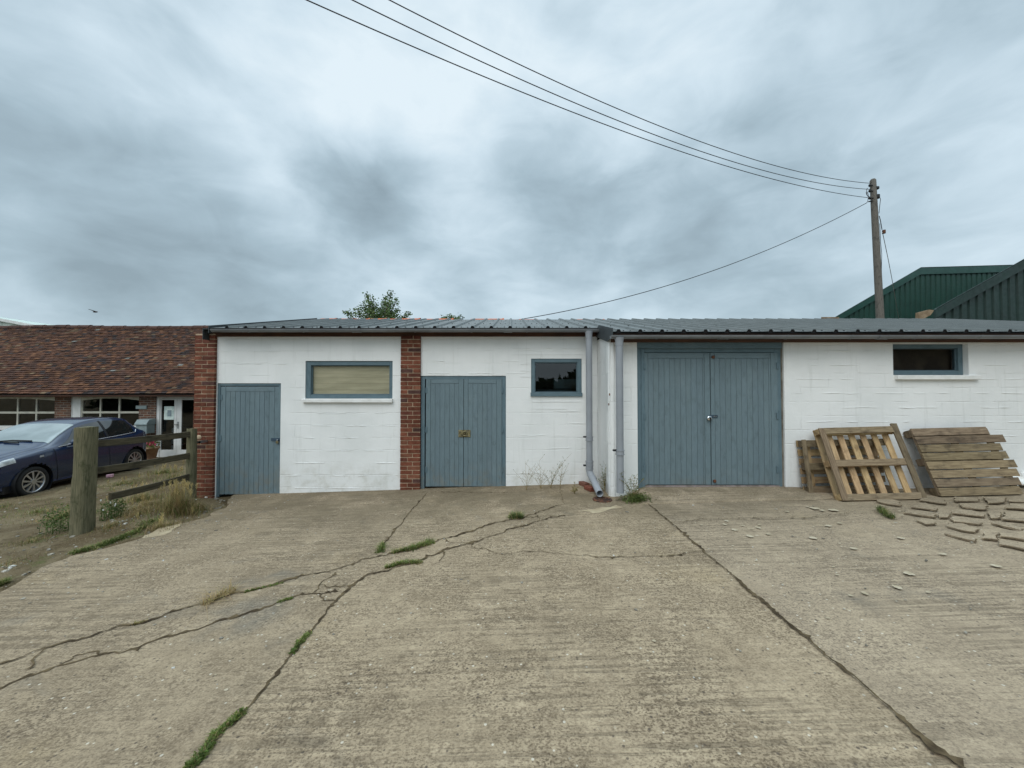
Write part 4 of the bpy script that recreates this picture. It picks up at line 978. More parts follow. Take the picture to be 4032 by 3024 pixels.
# dry grass bank by the fence
def dry_clump(name, label, c, rad, n, h, green=.2, heads=0, cat='dry grass', group='dry grass clumps by the fence'):
    mb = MB(); mb.m = 0
    for i in range(n):
        a = rnd(0, 6.28); r_ = abs(random.gauss(0, rad*.55)); x = c[0]+r_*math.cos(a); y = c[1]+r_*math.sin(a)*.9
        mb.m = 1 if random.random() < green else 0; gcol(mb, (.9, .88, .85) if mb.m == 0 else (.9, .95, .9)); b = (x, y, hz(x, y)-.01); hh = h*rnd(.35, 1.15)*(1-.4*r_/rad)
        blade(mb, b, hh, rnd(.15, 1.1), rnd(.004, .008), 4)
    for i in range(heads):
        a = rnd(0, 6.28); r_ = abs(random.gauss(0, rad*.5)); x = c[0]+r_*math.cos(a); y = c[1]+r_*math.sin(a); z = hz(x, y); hh = h*rnd(.9, 1.35); dx, dy = rnd(-.08, .08), rnd(-.08, .08)
        mb.m = 0; mb.col = (1.1, 1.1, 1.0); mb.tube([(x, y, z), (x+dx*.5, y+dy*.5, z+hh*.6), (x+dx, y+dy, z+hh)], .002, 4)
        mb.col = (1.5, 1.5, 1.4)
        for k in range(16): leafq(mb, (x+dx, y+dy, z+hh-.045+.005*k), (rnd(-.6, .6), rnd(-.6, .6), 1), .05, .007)
    return tag(mb.build(name, [M['straw'], M['grassg']]), label, cat, group)
q = G(660, 2045); dry_clump('dry_grass', 'tall dry grass clump with seed heads before the far fence post', (q.x-.05, q.y+.25), .34, 1700, .34, .22, 34)
q = G(500, 2040); dry_clump('dry_grass', 'low tangled brown straw on the bank between the fence posts', (q.x, q.y+.25), .42, 1500, .13, .06, 3)
q = G(760, 2015); dry_clump('dry_grass', 'thin dry straw spreading onto the concrete by the red pillar', (q.x, q.y+.1), .30, 500, .12, .05, 0)
q = G(440, 2085); dry_clump('dry_grass', 'sparse straw at the right foot of the big post', (q.x, q.y), .3, 500, .09, .2, 0)
q = G(350, 1905); dry_clump('dry_grass', 'ragged grass with seed heads behind the fence rails', (q.x+.55, q.y+1.2), .6, 700, .16, .55, 8)
q = G(690, 1880); dry_clump('dry_grass', 'pale seeding grass behind the far post', (q.x, q.y), .6, 420, .22, .5, 16)
q = G(150, 2010); dry_clump('dry_grass', 'short mixed grass between car and big post', (q.x, q.y), .9, 1300, .07, .55, 0)
q = G(60, 1990); dry_clump('dry_grass', 'short faded grass in front of the car wheel', (q.x-.3, q.y), .9, 1000, .07, .45, 0)
q = G(560, 2010); dry_clump('dry_grass', 'dense brown thatch under the lowest fence rail', (q.x-.1, q.y+.2), .4, 1500, .16, .12, 6)
q = G(700, 1960); dry_clump('dry_grass', 'tall yellowing grass right against the far fence post', (q.x, q.y), .22, 700, .30, .25, 14)
q = G(120, 2120); dry_clump('dry_grass', 'short wispy straw in front of the dirt left of the big post', (q.x, q.y), .5, 700, .06, .35, 0)
q = G(40, 2200); dry_clump('dry_grass', 'thin straw near the lower left dirt edge', (q.x, q.y), .4, 400, .05, .3, 0)
q = G(480, 1900); dry_clump('dry_grass', 'mixed grass in the middle of the dirt behind the rails', (q.x, q.y), .8, 1000, .10, .5, 5)
q = G(620, 2090); dry_clump('dry_grass', 'bleached straw on the slope between the green strip and fence', (q.x-.1, q.y+.15), .35, 1100, .11, .15, 6)
q = G(200, 2040); dry_clump('dry_grass', 'pale dry grass just left of the big post', (q.x, q.y+.2), .45, 900, .12, .3, 8)
q = G(560, 1960); dry_clump('dry_grass', 'pale feathery grass poking through the lower rails', (q.x, q.y), .45, 800, .2, .25, 16)
def leafy(name, label, c, rad, h, n, flowers=0):
    mb = MB()
    for i in range(n):
        a = rnd(0, 6.28); r_ = rad*math.sqrt(random.random()); x = c[0]+r_*math.cos(a); y = c[1]+r_*math.sin(a); z = hz(x, y); gcol(mb, (.75, .85, .8))
        leafq(mb, (x, y, z+h*random.random()*(1-r_/rad*.5)), (rnd(-1, 1), rnd(-1, 1), rnd(-.2, .9)), rnd(.02, .05), rnd(.012, .024))
        if i % 8 == 0: blade(mb, (x, y, z), h*rnd(.6, 1.1), rnd(.2, .7), .006, 4)
    mb.m = 1; mb.col = (1, 1, 1)
    for i in range(flowers):
        p = Vector((c[0]+rnd(-rad, rad), c[1]-rad*.7, hz(c[0], c[1])+h*rnd(.35, .8)))
        for k in range(6): leafq(mb, p, (math.cos(k*1.05), -.3, math.sin(k*1.05)), .018, .012)
    return tag(mb.build(name, [M['weed'], M['scrap']]), label, 'weed', 'leafy weeds around the big fence post')
q = G(225, 2085); leafy('leafy_weed', 'dark leafy weed left of the big fence post', (q.x, q.y+.05), .20, .42, 420)
q = G(420, 2040); leafy('leafy_weed', 'leafy weed with tiny white flowers right of the big post', (q.x-.02, q.y+.12), .15, .42, 420, 5)
# ------------------------------------------------------------------ fence
fp = G(322, 2108); fq = P(752, 1930, 6.62)
fx = fp.x
t = thing('post_and_rail_fence', 'weathered timber fence with a thick mossy gate post', 'fence', (fx, fp.y, gz(fx)))
def post(cxp, cyp, a, b, z0, z1, lean=(0, 0), mat='post', notch=False):
    mb = MB(); rows = []; n = 14; o = rnd(0, 9)
    for k in range(n+1):
        s = k/n; z = z0+(z1-z0)*s; w = 1.06-.10*s; ring = []
        for m in range(16):
            an = 2*math.pi*(m+.5)/16; ca, sa = math.cos(an), math.sin(an); pw = 7.0
            rr = 1/((abs(ca)**pw+abs(sa)**pw)**(1/pw))
            d = 1+.035*mnoise.noise(Vector((ca*2+o, sa*2, z*2.5)))
            if notch and ca < -.3 and .60 < s < .80: d -= .06
            ring.append(Vector((cxp+lean[0]*s+ca*rr*a/2*w*d, cyp+lean[1]*s+sa*rr*b/2*w*d, z+(.012*mnoise.noise(Vector((ca*3, sa*3, o))) if k == n else 0))))
        rows.append(ring)
    ids = [[mb.v(p) for p in r] for r in rows]; per = 2*(a+b)
    mb.sm = True
    for i in range(n):
        for m in range(16):
            m2 = (m+1) % 16; u0, u1 = per*m/16, per*(m+1)/16; v0, v1 = (z1-z0)*i/n, (z1-z0)*(i+1)/n
            mb.f((ids[i][m], ids[i][m2], ids[i+1][m2], ids[i+1][m]), ((v0, u0), (v0, u1), (v1, u1), (v1, u0)))
    mb.sm = False; mb.f([mb.v(mb.V[q]) for q in ids[-1]], [(q*.02, q*.03) for q in range(16)])
    return mb.build('post', M[mat], t)
ztop = P(336, 1684, fp.y).z
post(fx-.10, fp.y+.09, .195, .195, gz(fx)-.25, ztop, (.03, 0), notch=True)
fz = P(752, 1688, 6.62).z; post(fq.x, 6.62, .125, .125, gz(fq.x)-.3, fz)
def rail(name, p_near, p_far, h, w=.038, n=7):
    a, b = Vector(p_near), Vector(p_far); mb = MB(); mb.col = (1, 1, 1); rows = []
    for k in range(n+1):
        s = k/n; c = a.lerp(b, s)+Vector((0, 0, -.012*math.sin(s*3.1))); j = .006*mnoise.noise(Vector((s*5, a.z*3, 1)))
        rows.append([c+Vector((-w/2, 0, -h/2+j)), c+Vector((w/2, 0, -h/2+j)), c+Vector((w/2, 0, h/2+j)), c+Vector((-w/2, 0, h/2+j))])
    ids = [[mb.v(p) for p in r] for r in rows]; Ln = (b-a).length; o = rnd(0, 20)
    for i in range(n):
        for m in range(4):
            m2 = (m+1) % 4; mb.f((ids[i][m], ids[i][m2], ids[i+1][m2], ids[i+1][m]), ((o+Ln*i/n, m*h), (o+Ln*i/n, m*h+h), (o+Ln*(i+1)/n, m*h+h), (o+Ln*(i+1)/n, m*h)))
    mb.f(ids[0]); mb.f(ids[-1][::-1]); return mb.build('rail', M['rail'], t, bevel=.003)
yn = fp.y+.12; xr = fx-.03; xe = fq.x+.01
zz = lambda v0, v1, u, Y: (P(u, v0, Y).z+P(u, v1, Y).z)/2
rail('rail', (xr-.03, yn, zz(1735, 1759, 392, yn+.05)), (xe, 6.60, zz(1700, 1717, 733, 6.6)), .095)
rail('rail', (xr-.03, yn, zz(1843, 1866, 392, yn+.05)), (xe, 6.60, zz(1780, 1804, 733, 6.6)), .095)
rail('rail', (fx-.06, yn+.28, zz(1942, 1966, 427, yn+.3)), (xe, 6.60, zz(1864, 1884, 733, 6.6)), .095)
mb = MB(); q = P(782, 1741, 6.72); mb.box(fq.x+.05, q.x+.02, 6.70, 6.74, q.z-.02, q.z+.02); mb.box(q.x-.01, q.x+.02, 6.70, 6.9, q.z-.02, q.z+.02); mb.build('bracket', M['steel'], t)
mb = MB(); q = P(784, 1722, YL-.05); mb.ball(q, .055, .018, .045, 10); mb.build('mortar_blob', M['mortar'], shed)
# ------------------------------------------------------------------ utility pole and wires
PY_ = 13.5
pb, pt = P(3466, 1262, PY_), P(3437, 711, PY_)
dirp = (pt-pb)/(pt.z-pb.z); foot_p = pb - dirp*(pb.z+.2)
t = thing('utility_pole', 'weathered wooden utility pole rising behind the shed roof', 'utility pole', foot_p)
mb = MB(); n = 14
mb.tube([foot_p.lerp(pt, k/n)+Vector((.01*mnoise.noise(Vector((k, 1, 1))), 0, 0)) for k in range(n+1)] + [pt+Vector((0, 0, .05))], [.135-.045*k/n for k in range(n+1)]+[.06], 16); mb.build('pole_shaft', M['pole'], t)
wv = [(735*0+722), 748, 777]
mb = MB()
for v in (730, 752, 780):
    q = P(3425, v, PY_-.05); mb.cyl(q+Vector((.16, 0, 0)), q+Vector((-.03, 0, 0)), .02, 8); mb.ball(q, .045, .045, .055, 8)
q = P(3447, 742, PY_); mb.tube([q+Vector((0, 0, -.03)), q+Vector((0, 0, .03))], .105, 16); q = P(3449, 775, PY_); mb.tube([q+Vector((0, 0, -.05)), q+Vector((0, 0, .05))], .108, 16)
q = P(3420, 794, PY_-.03); mb.cyl(q+Vector((.16, 0, .03)), q, .022, 8); q = P(3458, 778, PY_); mb.ball(q, .05, .05, .05, 8)
mb.build('insulator', M['trim'], t)
mb = MB()
def loop(px, r=.008, dy=-.12): mb.tube([P(u, v, PY_+dy) for u, v in px], r, 6)
loop([(3423, 778), (3416, 772), (3413, 762), (3412, 752), (3414, 742), (3418, 741)]); loop([(3424, 775), (3413, 768), (3410, 758), (3415, 755), (3420, 770)]); loop([(3418, 780), (3417, 790), (3414, 797), (3410, 801)])
loop([(3457, 777), (3465, 779), (3467, 785), (3464, 810), (3461, 840)], .009); loop([(3462, 850), (3467, 870), (3473, 905)], .012); loop([(3464, 880), (3468, 960), (3472, 1000), (3471, 1060), (3473, 1130), (3474, 1200)], .008, .14)
mb.build('jumper_cable', M['wire'], t)
mb = MB(); q = P(3475, 915, PY_); mb.cyl(q+Vector((0, -.05, .06)), q+Vector((.0, -.05, -.06)), .05, 10); mb.build('stay_insulator', M['rust'], t)
mb = MB(); mb.tube([P(3475, 915, PY_-.05), P(3496, 1015, PY_+1.5), P(3517, 1125, PY_+3.2), P(3545, 1290, PY_+5.6)], .010, 6); mb.build('stay_wire', M['steel'], t)
def wire(px, label, r=.0085):
    # all three hang in one vertical plane from the pole to a far support beyond the frame
    A = Vector((P(3425, 760, PY_).x, PY_-.05, 0)); B = Vector((-.523*5.3, 5.3, 0)); d = (B-A); nrm = Vector((-d.y, d.x, 0)).normalized(); pts = []
    for u, v in px:
        u *= 4032/2212; v *= 4032/2212; q = ray(u, v); o = Vector((0, 0, CZ)); s = (A-o).dot(nrm)/q.dot(nrm); pts.append(o+q*s)
    # smooth with a quadratic fit z(s) along the span
    S = [((p-A).x*d.x+(p-A).y*d.y)/d.length for p in pts]; Z = [p.z for p in pts]
    n = len(S); s1 = [sum(x**k for x in S) for k in range(5)]; bz = [sum(z*x**k for x, z in zip(S, Z)) for k in range(3)]
    Mx = Matrix(((s1[0], s1[1], s1[2]), (s1[1], s1[2], s1[3]), (s1[2], s1[3], s1[4]))); co = Mx.inverted() @ Vector(bz)
    out = []; dn = d.normalized(); s_end = d.length+9
    for k in range(61):
        s = .0+s_end*k/60; out.append(A+dn*s+Vector((0, 0, co[0]+co[1]*s+co[2]*s*s)))
    mb = MB(); mb.tube(out, r, 6); tag(mb.build('overhead_wire', M['wire']), label, 'wire', 'overhead wires')
wire([(676, 0), (870, 93), (1100, 192), (1300, 270), (1500, 334), (1650, 380), (1780, 412), (1868, 427)], 'lowest of the three overhead wires running to the pole')
wire([(779, 0), (1000, 117), (1200, 212), (1400, 290), (1600, 350), (1750, 388), (1870, 411)], 'middle of the three overhead wires running to the pole')
wire([(850, 0), (1050, 107), (1300, 225), (1500, 300), (1700, 362), (1870, 396)], 'uppermost of the three overhead wires running to the pole')
a = P(3414, 798, PY_-.05); b = P(1980, 1268, 11.6); mb = MB(); pts = []
for k in range(41):
    s = k/40; pts.append(a.lerp(b, s)+Vector((0, 0, -.95*4*s*(1-s)*.62)))
mb.tube(pts, .012, 6); tag(mb.build('service_wire', M['wire']), 'single wire sagging from the pole down behind the shed ridge', 'wire')
# ------------------------------------------------------------------ green barns
def ribwall(mb, x0, x1, y, top, bot, pitch, d=.035):
    xs = []; x = x0
    while x < x1: xs += [(x, 0), (x+pitch*.58, 0), (x+pitch*.66, d), (x+pitch*.92, d)]; x += pitch
    xs = [q for q in xs if q[0] < x1]+[(x1, 0)]
    mb.grid([[(x, y+h, bot) for x, h in xs], [(x, y+h, top(x)) for x, h in xs]])
Y1 = 25.0
b1 = thing('green_barn', 'dark green metal barn with a cranked roofline directly behind the pole', 'barn', (30, Y1, 0), 'green barns behind the shed')
A0 = P(3285, 1251, Y1); A1 = P(3620, 1057, Y1); A2 = P(4000, 1045, Y1); A3 = Vector((A2.x+8, Y1, A2.z+.2))
def top1(x): return A0.z+(A1.z-A0.z)*(x-A0.x)/(A1.x-A0.x) if x < A1.x else A1.z+(A2.z-A1.z)*(x-A1.x)/(A2.x-A1.x)
mb = MB(); ribwall(mb, A0.x, A3.x, Y1, lambda x: top1(x)-.12, -.5, .34, .05); mb.build('wall', M['green'], b1)
mb = MB()
mb.prism([A0+Vector((0, -.08, .02)), A1+Vector((0, -.08, .02)), A1+Vector((0, -.08, -.42)), A0+Vector((0, -.08, -.36))], (0, .07, 0)); mb.prism([A1+Vector((0, -.08, .02)), A3+Vector((0, -.08, .02)), A3+Vector((0, -.08, -.42)), A1+Vector((0, -.08, -.42))], (0, .07, 0))
mb.build('fascia', M['green_trim'], b1)
mb = MB(); mb.grid([[p+Vector((0, -.1, .05)) for p in (A0, A1, A3)], [p+Vector((19, 22, .05)) for p in (A0, A1, A3)]]); mb.build('roof', M['green_old'], b1)
mb = MB(); mb.prism([(A0.x, Y1+.1, -.5), (A0.x+19, Y1+22, -.5), (A0.x+19, Y1+22, A0.z-.1), (A0.x, Y1+.1, A0.z-.1)], (.05, 0, 0)); mb.build('wall', M['green_old'], b1)
mb = MB(); mb.box(A0.x-.95, A0.x+.2, Y1-.14, Y1-.1, A0.z-.25, A0.z+.02); mb.build('eaves_board', M['bare_board'], b1)
Y2 = 15.6
B0 = P(3672, 1222, Y2); B1 = P(4032, 1020, Y2); sl = (B1.z-B0.z)/(B1.x-B0.x); XE = B0.x+8.5; XF = B0.x+17
b2 = thing('green_barn', 'nearer dark green barn with steep gable at the right edge', 'barn', (XE, Y2, 0), 'green barns behind the shed')
top2 = lambda x: B0.z+sl*(x-B0.x) if x < XE else B0.z+sl*(XE-B0.x)-sl*(x-XE)
mb = MB(); ribwall(mb, B0.x+.2, XF-.2, Y2, lambda x: top2(x)-.25, -.5, .335, .045); mb.build('wall', M['green_old'], b2)
mb = MB(); pk = Vector((XE, Y2, top2(XE))); ee = Vector((XF, Y2, B0.z))
for p, q in ((B0, pk), (pk, ee)): mb.prism([p+Vector((0, -.12, .02)), q+Vector((0, -.12, .02)), q+Vector((0, -.12, -.40)), p+Vector((0, -.12, -.34))], (0, .1, 0))
mb.build('bargeboard', M['green_old'], b2)
mb = MB(); mb.grid([[p+Vector((0, -.14, .05)) for p in (B0, pk, ee)], [p+Vector((20.5, 18, .05)) for p in (B0, pk, ee)]]); mb.build('roof', M['green_old'], b2)
mb = MB(); mb.prism([(B0.x+.2, Y2+.05, -.5), (B0.x+20.7, Y2+18, -.5), (B0.x+20.7, Y2+18, B0.z-.1), (B0.x+.2, Y2+.05, B0.z-.1)], (.05, 0, 0)); mb.build('wall', M['green_old'], b2)
e0_, e1_ = P(3618, 1258, Y2-.2), P(3675, 1222, Y2-.2); mb = MB(); mb.prism([P(3617, 1230, Y2-.3), P(3660, 1219, Y2-.3), P(3678, 1222, Y2-.3), P(3665, 1240, Y2-.3), P(3625, 1262, Y2-.3), P(3616, 1262, Y2-.3)], (0, .12, 0)); mb.build('eaves_board', M['bare_board'], b2)
# pale barn roof at the far left
Y3 = 30.0; C0 = P(-160, 1226, Y3); C1 = P(258, 1290, Y3)
b3 = thing('pale_barn', 'pale corrugated barn roof showing above the tiled roof far left', 'barn', (C0.x, Y3, 0))
mb = MB(); ex = Vector((-9, 0, 0)); eave = Vector((C1.x+6, Y3, C1.z-1.4))
rows = []
for k in range(2):
    rows.append([])
m = 60
for yv in (Y3, Y3+16):
    r_ = []
    for i in range(m+1):
        s = i/m; p = C0.lerp(eave, s); r_.append((p.x, yv, p.z+.03))
    rows[0 if yv == Y3 else 1] = r_
mb.grid(rows); mb.build('roof', M['paleroof'], b3)
mb = MB(); pk = C0+Vector((0, 0, 0)); le = Vector((2*C0.x-eave.x, Y3, eave.z))
def top3(x): return C0.z-(abs(x-C0.x))*(C0.z-eave.z)/(eave.x-C0.x)
ribwall(mb, le.x, eave.x, Y3+.1, top3, -1.5, 1.0, .06); mb.build('wall', M['paleroof'], b3)
mb = MB(); mb.grid([[C0+Vector((0, -.05, .035)), le+Vector((0, -.05, .035))], [C0+Vector((0, 16, .035)), le+Vector((0, 16, .035))]]); mb.build('roof', M['paleroof'], b3)
mb = MB(); mb.prism([C0+Vector((0, -.12, .06)), eave+Vector((0, -.12, .06)), eave+Vector((0, -.12, -.16)), C0+Vector((0, -.12, -.16))], (0, .1, 0)); mb.build('bargeboard', M['upvc'], b3)
# ------------------------------------------------------------------ tiled cottage
YC = 12.3; YE = 11.9
co = thing('tiled_cottage', 'long low brick building with mossy clay tile roof', 'building', (-13, YC, -.5))
pc = lambda u, v: (P(u, v, YC).x, P(u, v, YC).z)
z_e = P(0, 1551, YE).z; ry_ = YE+3.1; z_r = P(0, 1289, ry_).z
xa, xb = -23.0, -6.6
mb = MB(); rs = random.Random(4); sv = Vector((0, ry_-YE, z_r-z_e)); Ls = sv.length; sd = sv.normalized(); nn = Vector((0, -sd.z, sd.y))
if nn.z < 0: nn = -nn
ncrs = int(Ls/.105)
mb.m = 1; mb.col = (.12, .1, .1); mb.poly([Vector((xa, YE, z_e))-nn*.03, Vector((xb, YE, z_e))-nn*.03, Vector((xb, ry_, z_r))-nn*.03, Vector((xa, ry_, z_r))-nn*.03]); mb.m = 0
for r_ in range(ncrs):
    s0 = r_*.105; x = xa+(.0825 if r_ % 2 else 0); vis = -24
    while x < xb-.1:
        w = .165
        if x > vis:
            sag = .05*mnoise.noise(Vector((x*.25, s0*.4, 2)))
            t_ = rs.random(); q = rs.uniform(.65, 1.15)
            c = (.118, .054, .032) if t_ < .45 else ((.088, .045, .032) if t_ < .72 else ((.165, .078, .040) if t_ < .88 else ((.05, .036, .033) if t_ < .955 else ((.17, .115, .07) if t_ < .994 else (.24, .24, .22)))))
            pt_ = mnoise.noise(Vector((x*.5, s0*.7, 7)))*.25+1; mb.col = tuple(k*q*pt_ for k in c)
            o = Vector((x+w/2, YE, z_e))+sd*(s0+.07)+nn*(.013+sag+rs.uniform(-.004, .006))
            tilt = .012+rs.uniform(-.003, .007)
            mb.obox(o, (w/2-.003, 0, rs.uniform(-.003, .003)), sd*.075-nn*tilt, nn*.006)
        x += w
mb.build('roof', [M['tile'], M['black']], co)
mb = MB(); x = -22.9; rr = .12
while x < xb:
    mb.sm = True; q = rs.uniform(.8, 1.15); mb.col = (.09*q, .047*q, .036*q); zc = z_r-.05+.05*mnoise.noise(Vector((x*.25, 1.2, 2)))+rs.uniform(-.008, .008)
    mb.grid([[(xx, ry_-rr*k_*math.cos(a), zc+rr*k_*math.sin(a)) for a in [R(d) for d in range(0, 181, 20)]] for xx, k_ in ((x, 1.0), (x+.40, 1.0), (x+.405, 1.06), (x+.45, 1.06))]); x += .45
mb.build('ridge_cap', M['tile'], co)
mb = MB(); mb.poly([(xa, ry_+.02, z_r-.04), (xb, ry_+.02, z_r-.04), (xb, ry_+3.1, z_e-.04), (xa, ry_+3.1, z_e-.04)]); mb.col = (.12, .05, .035); mb.C = [(.12, .05, .035)]*len(mb.C); mb.build('roof_back', M['tile'], co)
# wall with openings
zg = -1.4; ztop_c = pc(0, 1549)[1]+.05
hw1 = rect(pc, -130, 1563, 213, 1690); hw2 = rect(pc, 279, 1562, 545, 1690); hd = rect(pc, 615, 1562, 800, 1811)
hd = (hd[0], hd[1], -.60, hd[3])
mb = MB(); holed_wall(mb, xa, xb, zg, ztop_c, YC, YC+.3, [hw1, hw2, hd]); mb.build('wall', M['brickwall'], co)
mb = MB(); mb.box(xa, xb, YE+.08, YC+.0-.002, z_e-.06, z_e-.02); mb.box(xa, xb, YE+.05, YE+.08, z_e-.08, z_e+.0); mb.build('eaves_board', M['fascia'], co)
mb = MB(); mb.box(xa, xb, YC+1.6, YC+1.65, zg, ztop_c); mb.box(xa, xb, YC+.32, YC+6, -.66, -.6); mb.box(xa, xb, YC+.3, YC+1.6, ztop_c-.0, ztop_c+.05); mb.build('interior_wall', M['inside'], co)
mb = MB(); mb.box(xa, xa+.3, YC+.3, YC+5.6, zg, z_e); mb.box(xb-.3, xb, YC+.3, YC+5.6, zg, z_e); mb.prism([(xb-.02, YE+.5, z_e), (xb-.02, ry_, z_r-.1), (xb-.02, ry_+2.8, z_e)], (-.2, 0, 0)); mb.box(xa, xb, YC+5.3, YC+5.6, zg, z_e); mb.build('wall', M['brickwall'], co)
def cott_win(u0, v0, u1, v1, mull, tr, sill, board=None):
    x0, z1 = pc(u0, v0); x1, z0 = pc(u1, v1); mb = MB(); y = YC+.05
    # head with a slight segmental arch
    n = 12; rows = []
    for k in range(n+1):
        xx = x0+(x1-x0)*k/n; s = (2*k/n-1); rows.append([(xx, y-.01, z1), (xx, y-.01, z1-.055-.07*s*s)])
    mb.grid(rows); mb.grid([[(p[0], y-.01, p[2]), (p[0], y+.05, p[2])] for _, p in rows])
    w = .045; mb.box(x0, x0+w, y, y+.07, z0, z1-.002); mb.box(x1-w, x1, y, y+.07, z0, z1-.002)
    for u in mull: xm_ = pc(u, v0)[0]; mb.box(xm_-.022, xm_+.022, y+.008, y+.06, z0, z1-.02)
    zt_ = pc(u0, tr)[1]; mb.box(x0+w, x1-w, y+.004, y+.062, zt_-.032, zt_+.032)
    wn = mb.build('window', M['cream'], co)
    if board: xb_, _ = pc(board[1], v0); xa_, _ = pc(board[0], v0); mb = MB(); mb.box(xa_, xb_, y-.02, y+.10, z0, z1-.003); mb.build('side_board', M['upvc'], wn)
    mb = MB(); mb.poly([(x0+w, y+.034, z0), (x1-w, y+.034, z0), (x1-w, y+.034, z1-.03), (x0+w, y+.034, z1-.03)]); mb.build('pane', M['glass'], wn)
    zs1 = pc(u0, sill[0])[1]; zs0 = pc(u0, sill[1])[1]; mb = MB(); mb.box(pc(u0, v0)[0]-.05, x1+.05, YC-.07, y-.002, zs0, zs1); mb.build('window_sill', M['upvc'], wn)
cott_win(-130, 1563, 213, 1676, [-24, 61, 135], 1625, (1676, 1692))
cott_win(313, 1562, 545, 1676, [388, 463], 1624, (1676, 1692), (279, 314))
mb = MB(); mb.box(hw2[0], pc(279, 1600)[0]+.02, YC+.02, YC+.2, hw2[2], hw2[3]); mb.build('wall_infill', M['upvc'], co)
# glazed double door
x0, x1, z0, z1 = hd; zd0 = pc(650, 1811)[1]; y = YC+.04
mb = MB(); mb.box(x0, x0+.10, y-.02, y+.07, zd0, z1-.001); mb.box(x0+.10, x1, y-.02, y+.07, z1-.07, z1-.001); mb.box(x0-.05, x1, YC-.10, y-.03, zd0-.08, zd0-.0); fr = mb.build('glazed_door', M['upvc'], co)
def gl_leaf(u0, u1, g0, g1, vb, nm):
    a, b = pc(u0, 1600)[0], pc(u1, 1600)[0]; c, d = pc(g0, 1600)[0], pc(g1, 1600)[0]; zt_ = z1-.075; zb_ = zd0+.01; gt, gb = pc(650, 1575)[1], pc(650, vb)[1]
    mb = MB(); mb.box(a, c, y, y+.05, zb_, zt_); mb.box(d, b, y, y+.05, zb_, zt_); mb.box(c, d, y, y+.05, gt, zt_); mb.box(c, d, y, y+.05, zb_, gb); lf = mb.build('door_leaf', M['upvc'], fr)
    return c, d, gb, gt
c, d, gb, gt = gl_leaf(624, 692, 631, 682, 1772, 'a'); mb = MB(); mb.poly([(c, y+.022, gb), (d, y+.022, gb), (d, y+.022, gt), (c, y+.022, gt)]); mb.build('pane', M['glass'], fr)
c, d, gb, gt = gl_leaf(693, 790, 711, 772, 1772, 'b'); mb = MB(); mb.poly([(c, y+.022, gb), (d, y+.022, gb), (d, y+.022, gt), (c, y+.022, gt)]); mb.build('pane', M['glass'], fr)
hh = pc(697, 1674); mb = MB(); mb.box(hh[0]-.02, hh[0]+.02, y-.016, y-.001, hh[1]-.11, hh[1]+.11); mb.box(hh[0]-.10, hh[0]+.01, y-.05, y-.035, hh[1]+.01, hh[1]+.035); mb.build('handle', M['steel'], fr)
p0_, p1_ = pc(641, 1600), pc(679, 1653); mb = MB(); mb.box(p0_[0], p1_[0], y+.010, y+.014, p1_[1], p0_[1]); po = mb.build('poster', M['paper']); tag(po, 'pale paper poster on the glazed cottage door', 'poster')
mb = MB(); q = pc(661, 1625); mb.box(q[0]-.06, q[0]+.07, y+.0075, y+.0095, q[1]-.12, q[1]+.08); mb.build('poster_print', M['cloth'], po)
for k in range(4):
    a, b = pc(634, 1700)[0], pc(681, 1700)[0]; z = pc(650, 1778)[1]+.19*k; mb = MB(); mb.box(a+rnd(0, .03), b-rnd(0, .04), YC+.35, YC+.8, z, z+.15); tag(mb.build('folded_blanket', M['cloth'], bevel=.03), ['lowest folded blanket', 'second folded blanket from below', 'third folded blanket from below', 'topmost folded blanket'][k]+' behind the cottage door glass', 'blanket', 'blankets behind the cottage door')
# mailbox, number plate, pot
a, b = pc(534, 1652), pc(575, 1708); yv = YC-.28
t = thing('mailbox', 'grey metal mailbox on the cottage wall beside the window', 'mailbox', (a[0], YC, b[1]))
q0 = P(535, 1653, yv); q1 = P(577, 1708, yv); mb = MB(); mb.box(q0.x, q1.x, yv, YC-.002, q1.z, q0.z-.16); mb.build('box_body', M['mailbox'], t, bevel=.01)
mb = MB(); mb.prism([(q0.x-.02, yv-.03, q0.z-.165), (q0.x-.02, yv-.03, q0.z-.13), (q0.x-.02, yv+.06, q0.z), (q0.x-.02, YC-.002, q0.z+.02), (q0.x-.02, YC-.002, q0.z-.155)], (q1.x-q0.x+.04, 0, 0)); mb.build('lid', M['mailbox'], t)
q0, q1 = pc(538, 1597), pc(580, 1610); mb = MB(); mb.box(q0[0], q1[0], YC-.03, YC-.002, q1[1], q0[1]); tag(mb.build('wall_plate', M['mailbox'], bevel=.004), 'small blank grey plate on brickwork above the mailbox', 'plate')
q = P(589, 1803, YC-.5); rp = .21; z_g = q.z-.02
t = thing('flower_pot', 'terracotta pot of pink flowers beside the cottage door', 'plant pot', (q.x, q.y, z_g))
mb = MB(); mb.sm = True; hP = .36
mb.grid([[(q.x+r_*math.cos(a), q.y+r_*math.sin(a), z_g+z) for a in [2*math.pi*k/24 for k in range(24)]] for r_, z in ((.15, 0), (rp, hP-.06), (rp+.03, hP-.06), (rp+.03, hP), (rp-.01, hP), (rp-.04, hP-.07), (.001, hP-.07))], True); mb.build('pot', M['terracotta'], t)
mb = MB()
for i in range(160): gcol(mb); leafq(mb, (q.x+rnd(-.2, .2), q.y+rnd(-.2, .2), z_g+hP+rnd(-.06, .16)), (rnd(-1, 1), rnd(-1, 1), rnd(-.2, 1)), rnd(.05, .1), .04)
mb.build('foliage', M['weed'], t)
mb = MB()
for i in range(60): leafq(mb, (q.x+rnd(.0, .22), q.y+rnd(-.2, .0), z_g+hP+rnd(.05, .22)), (rnd(-1, 1), rnd(-1, 1), rnd(-.2, 1)), rnd(.04, .07), .05)
mb.build('flowers', M['pink'], t)
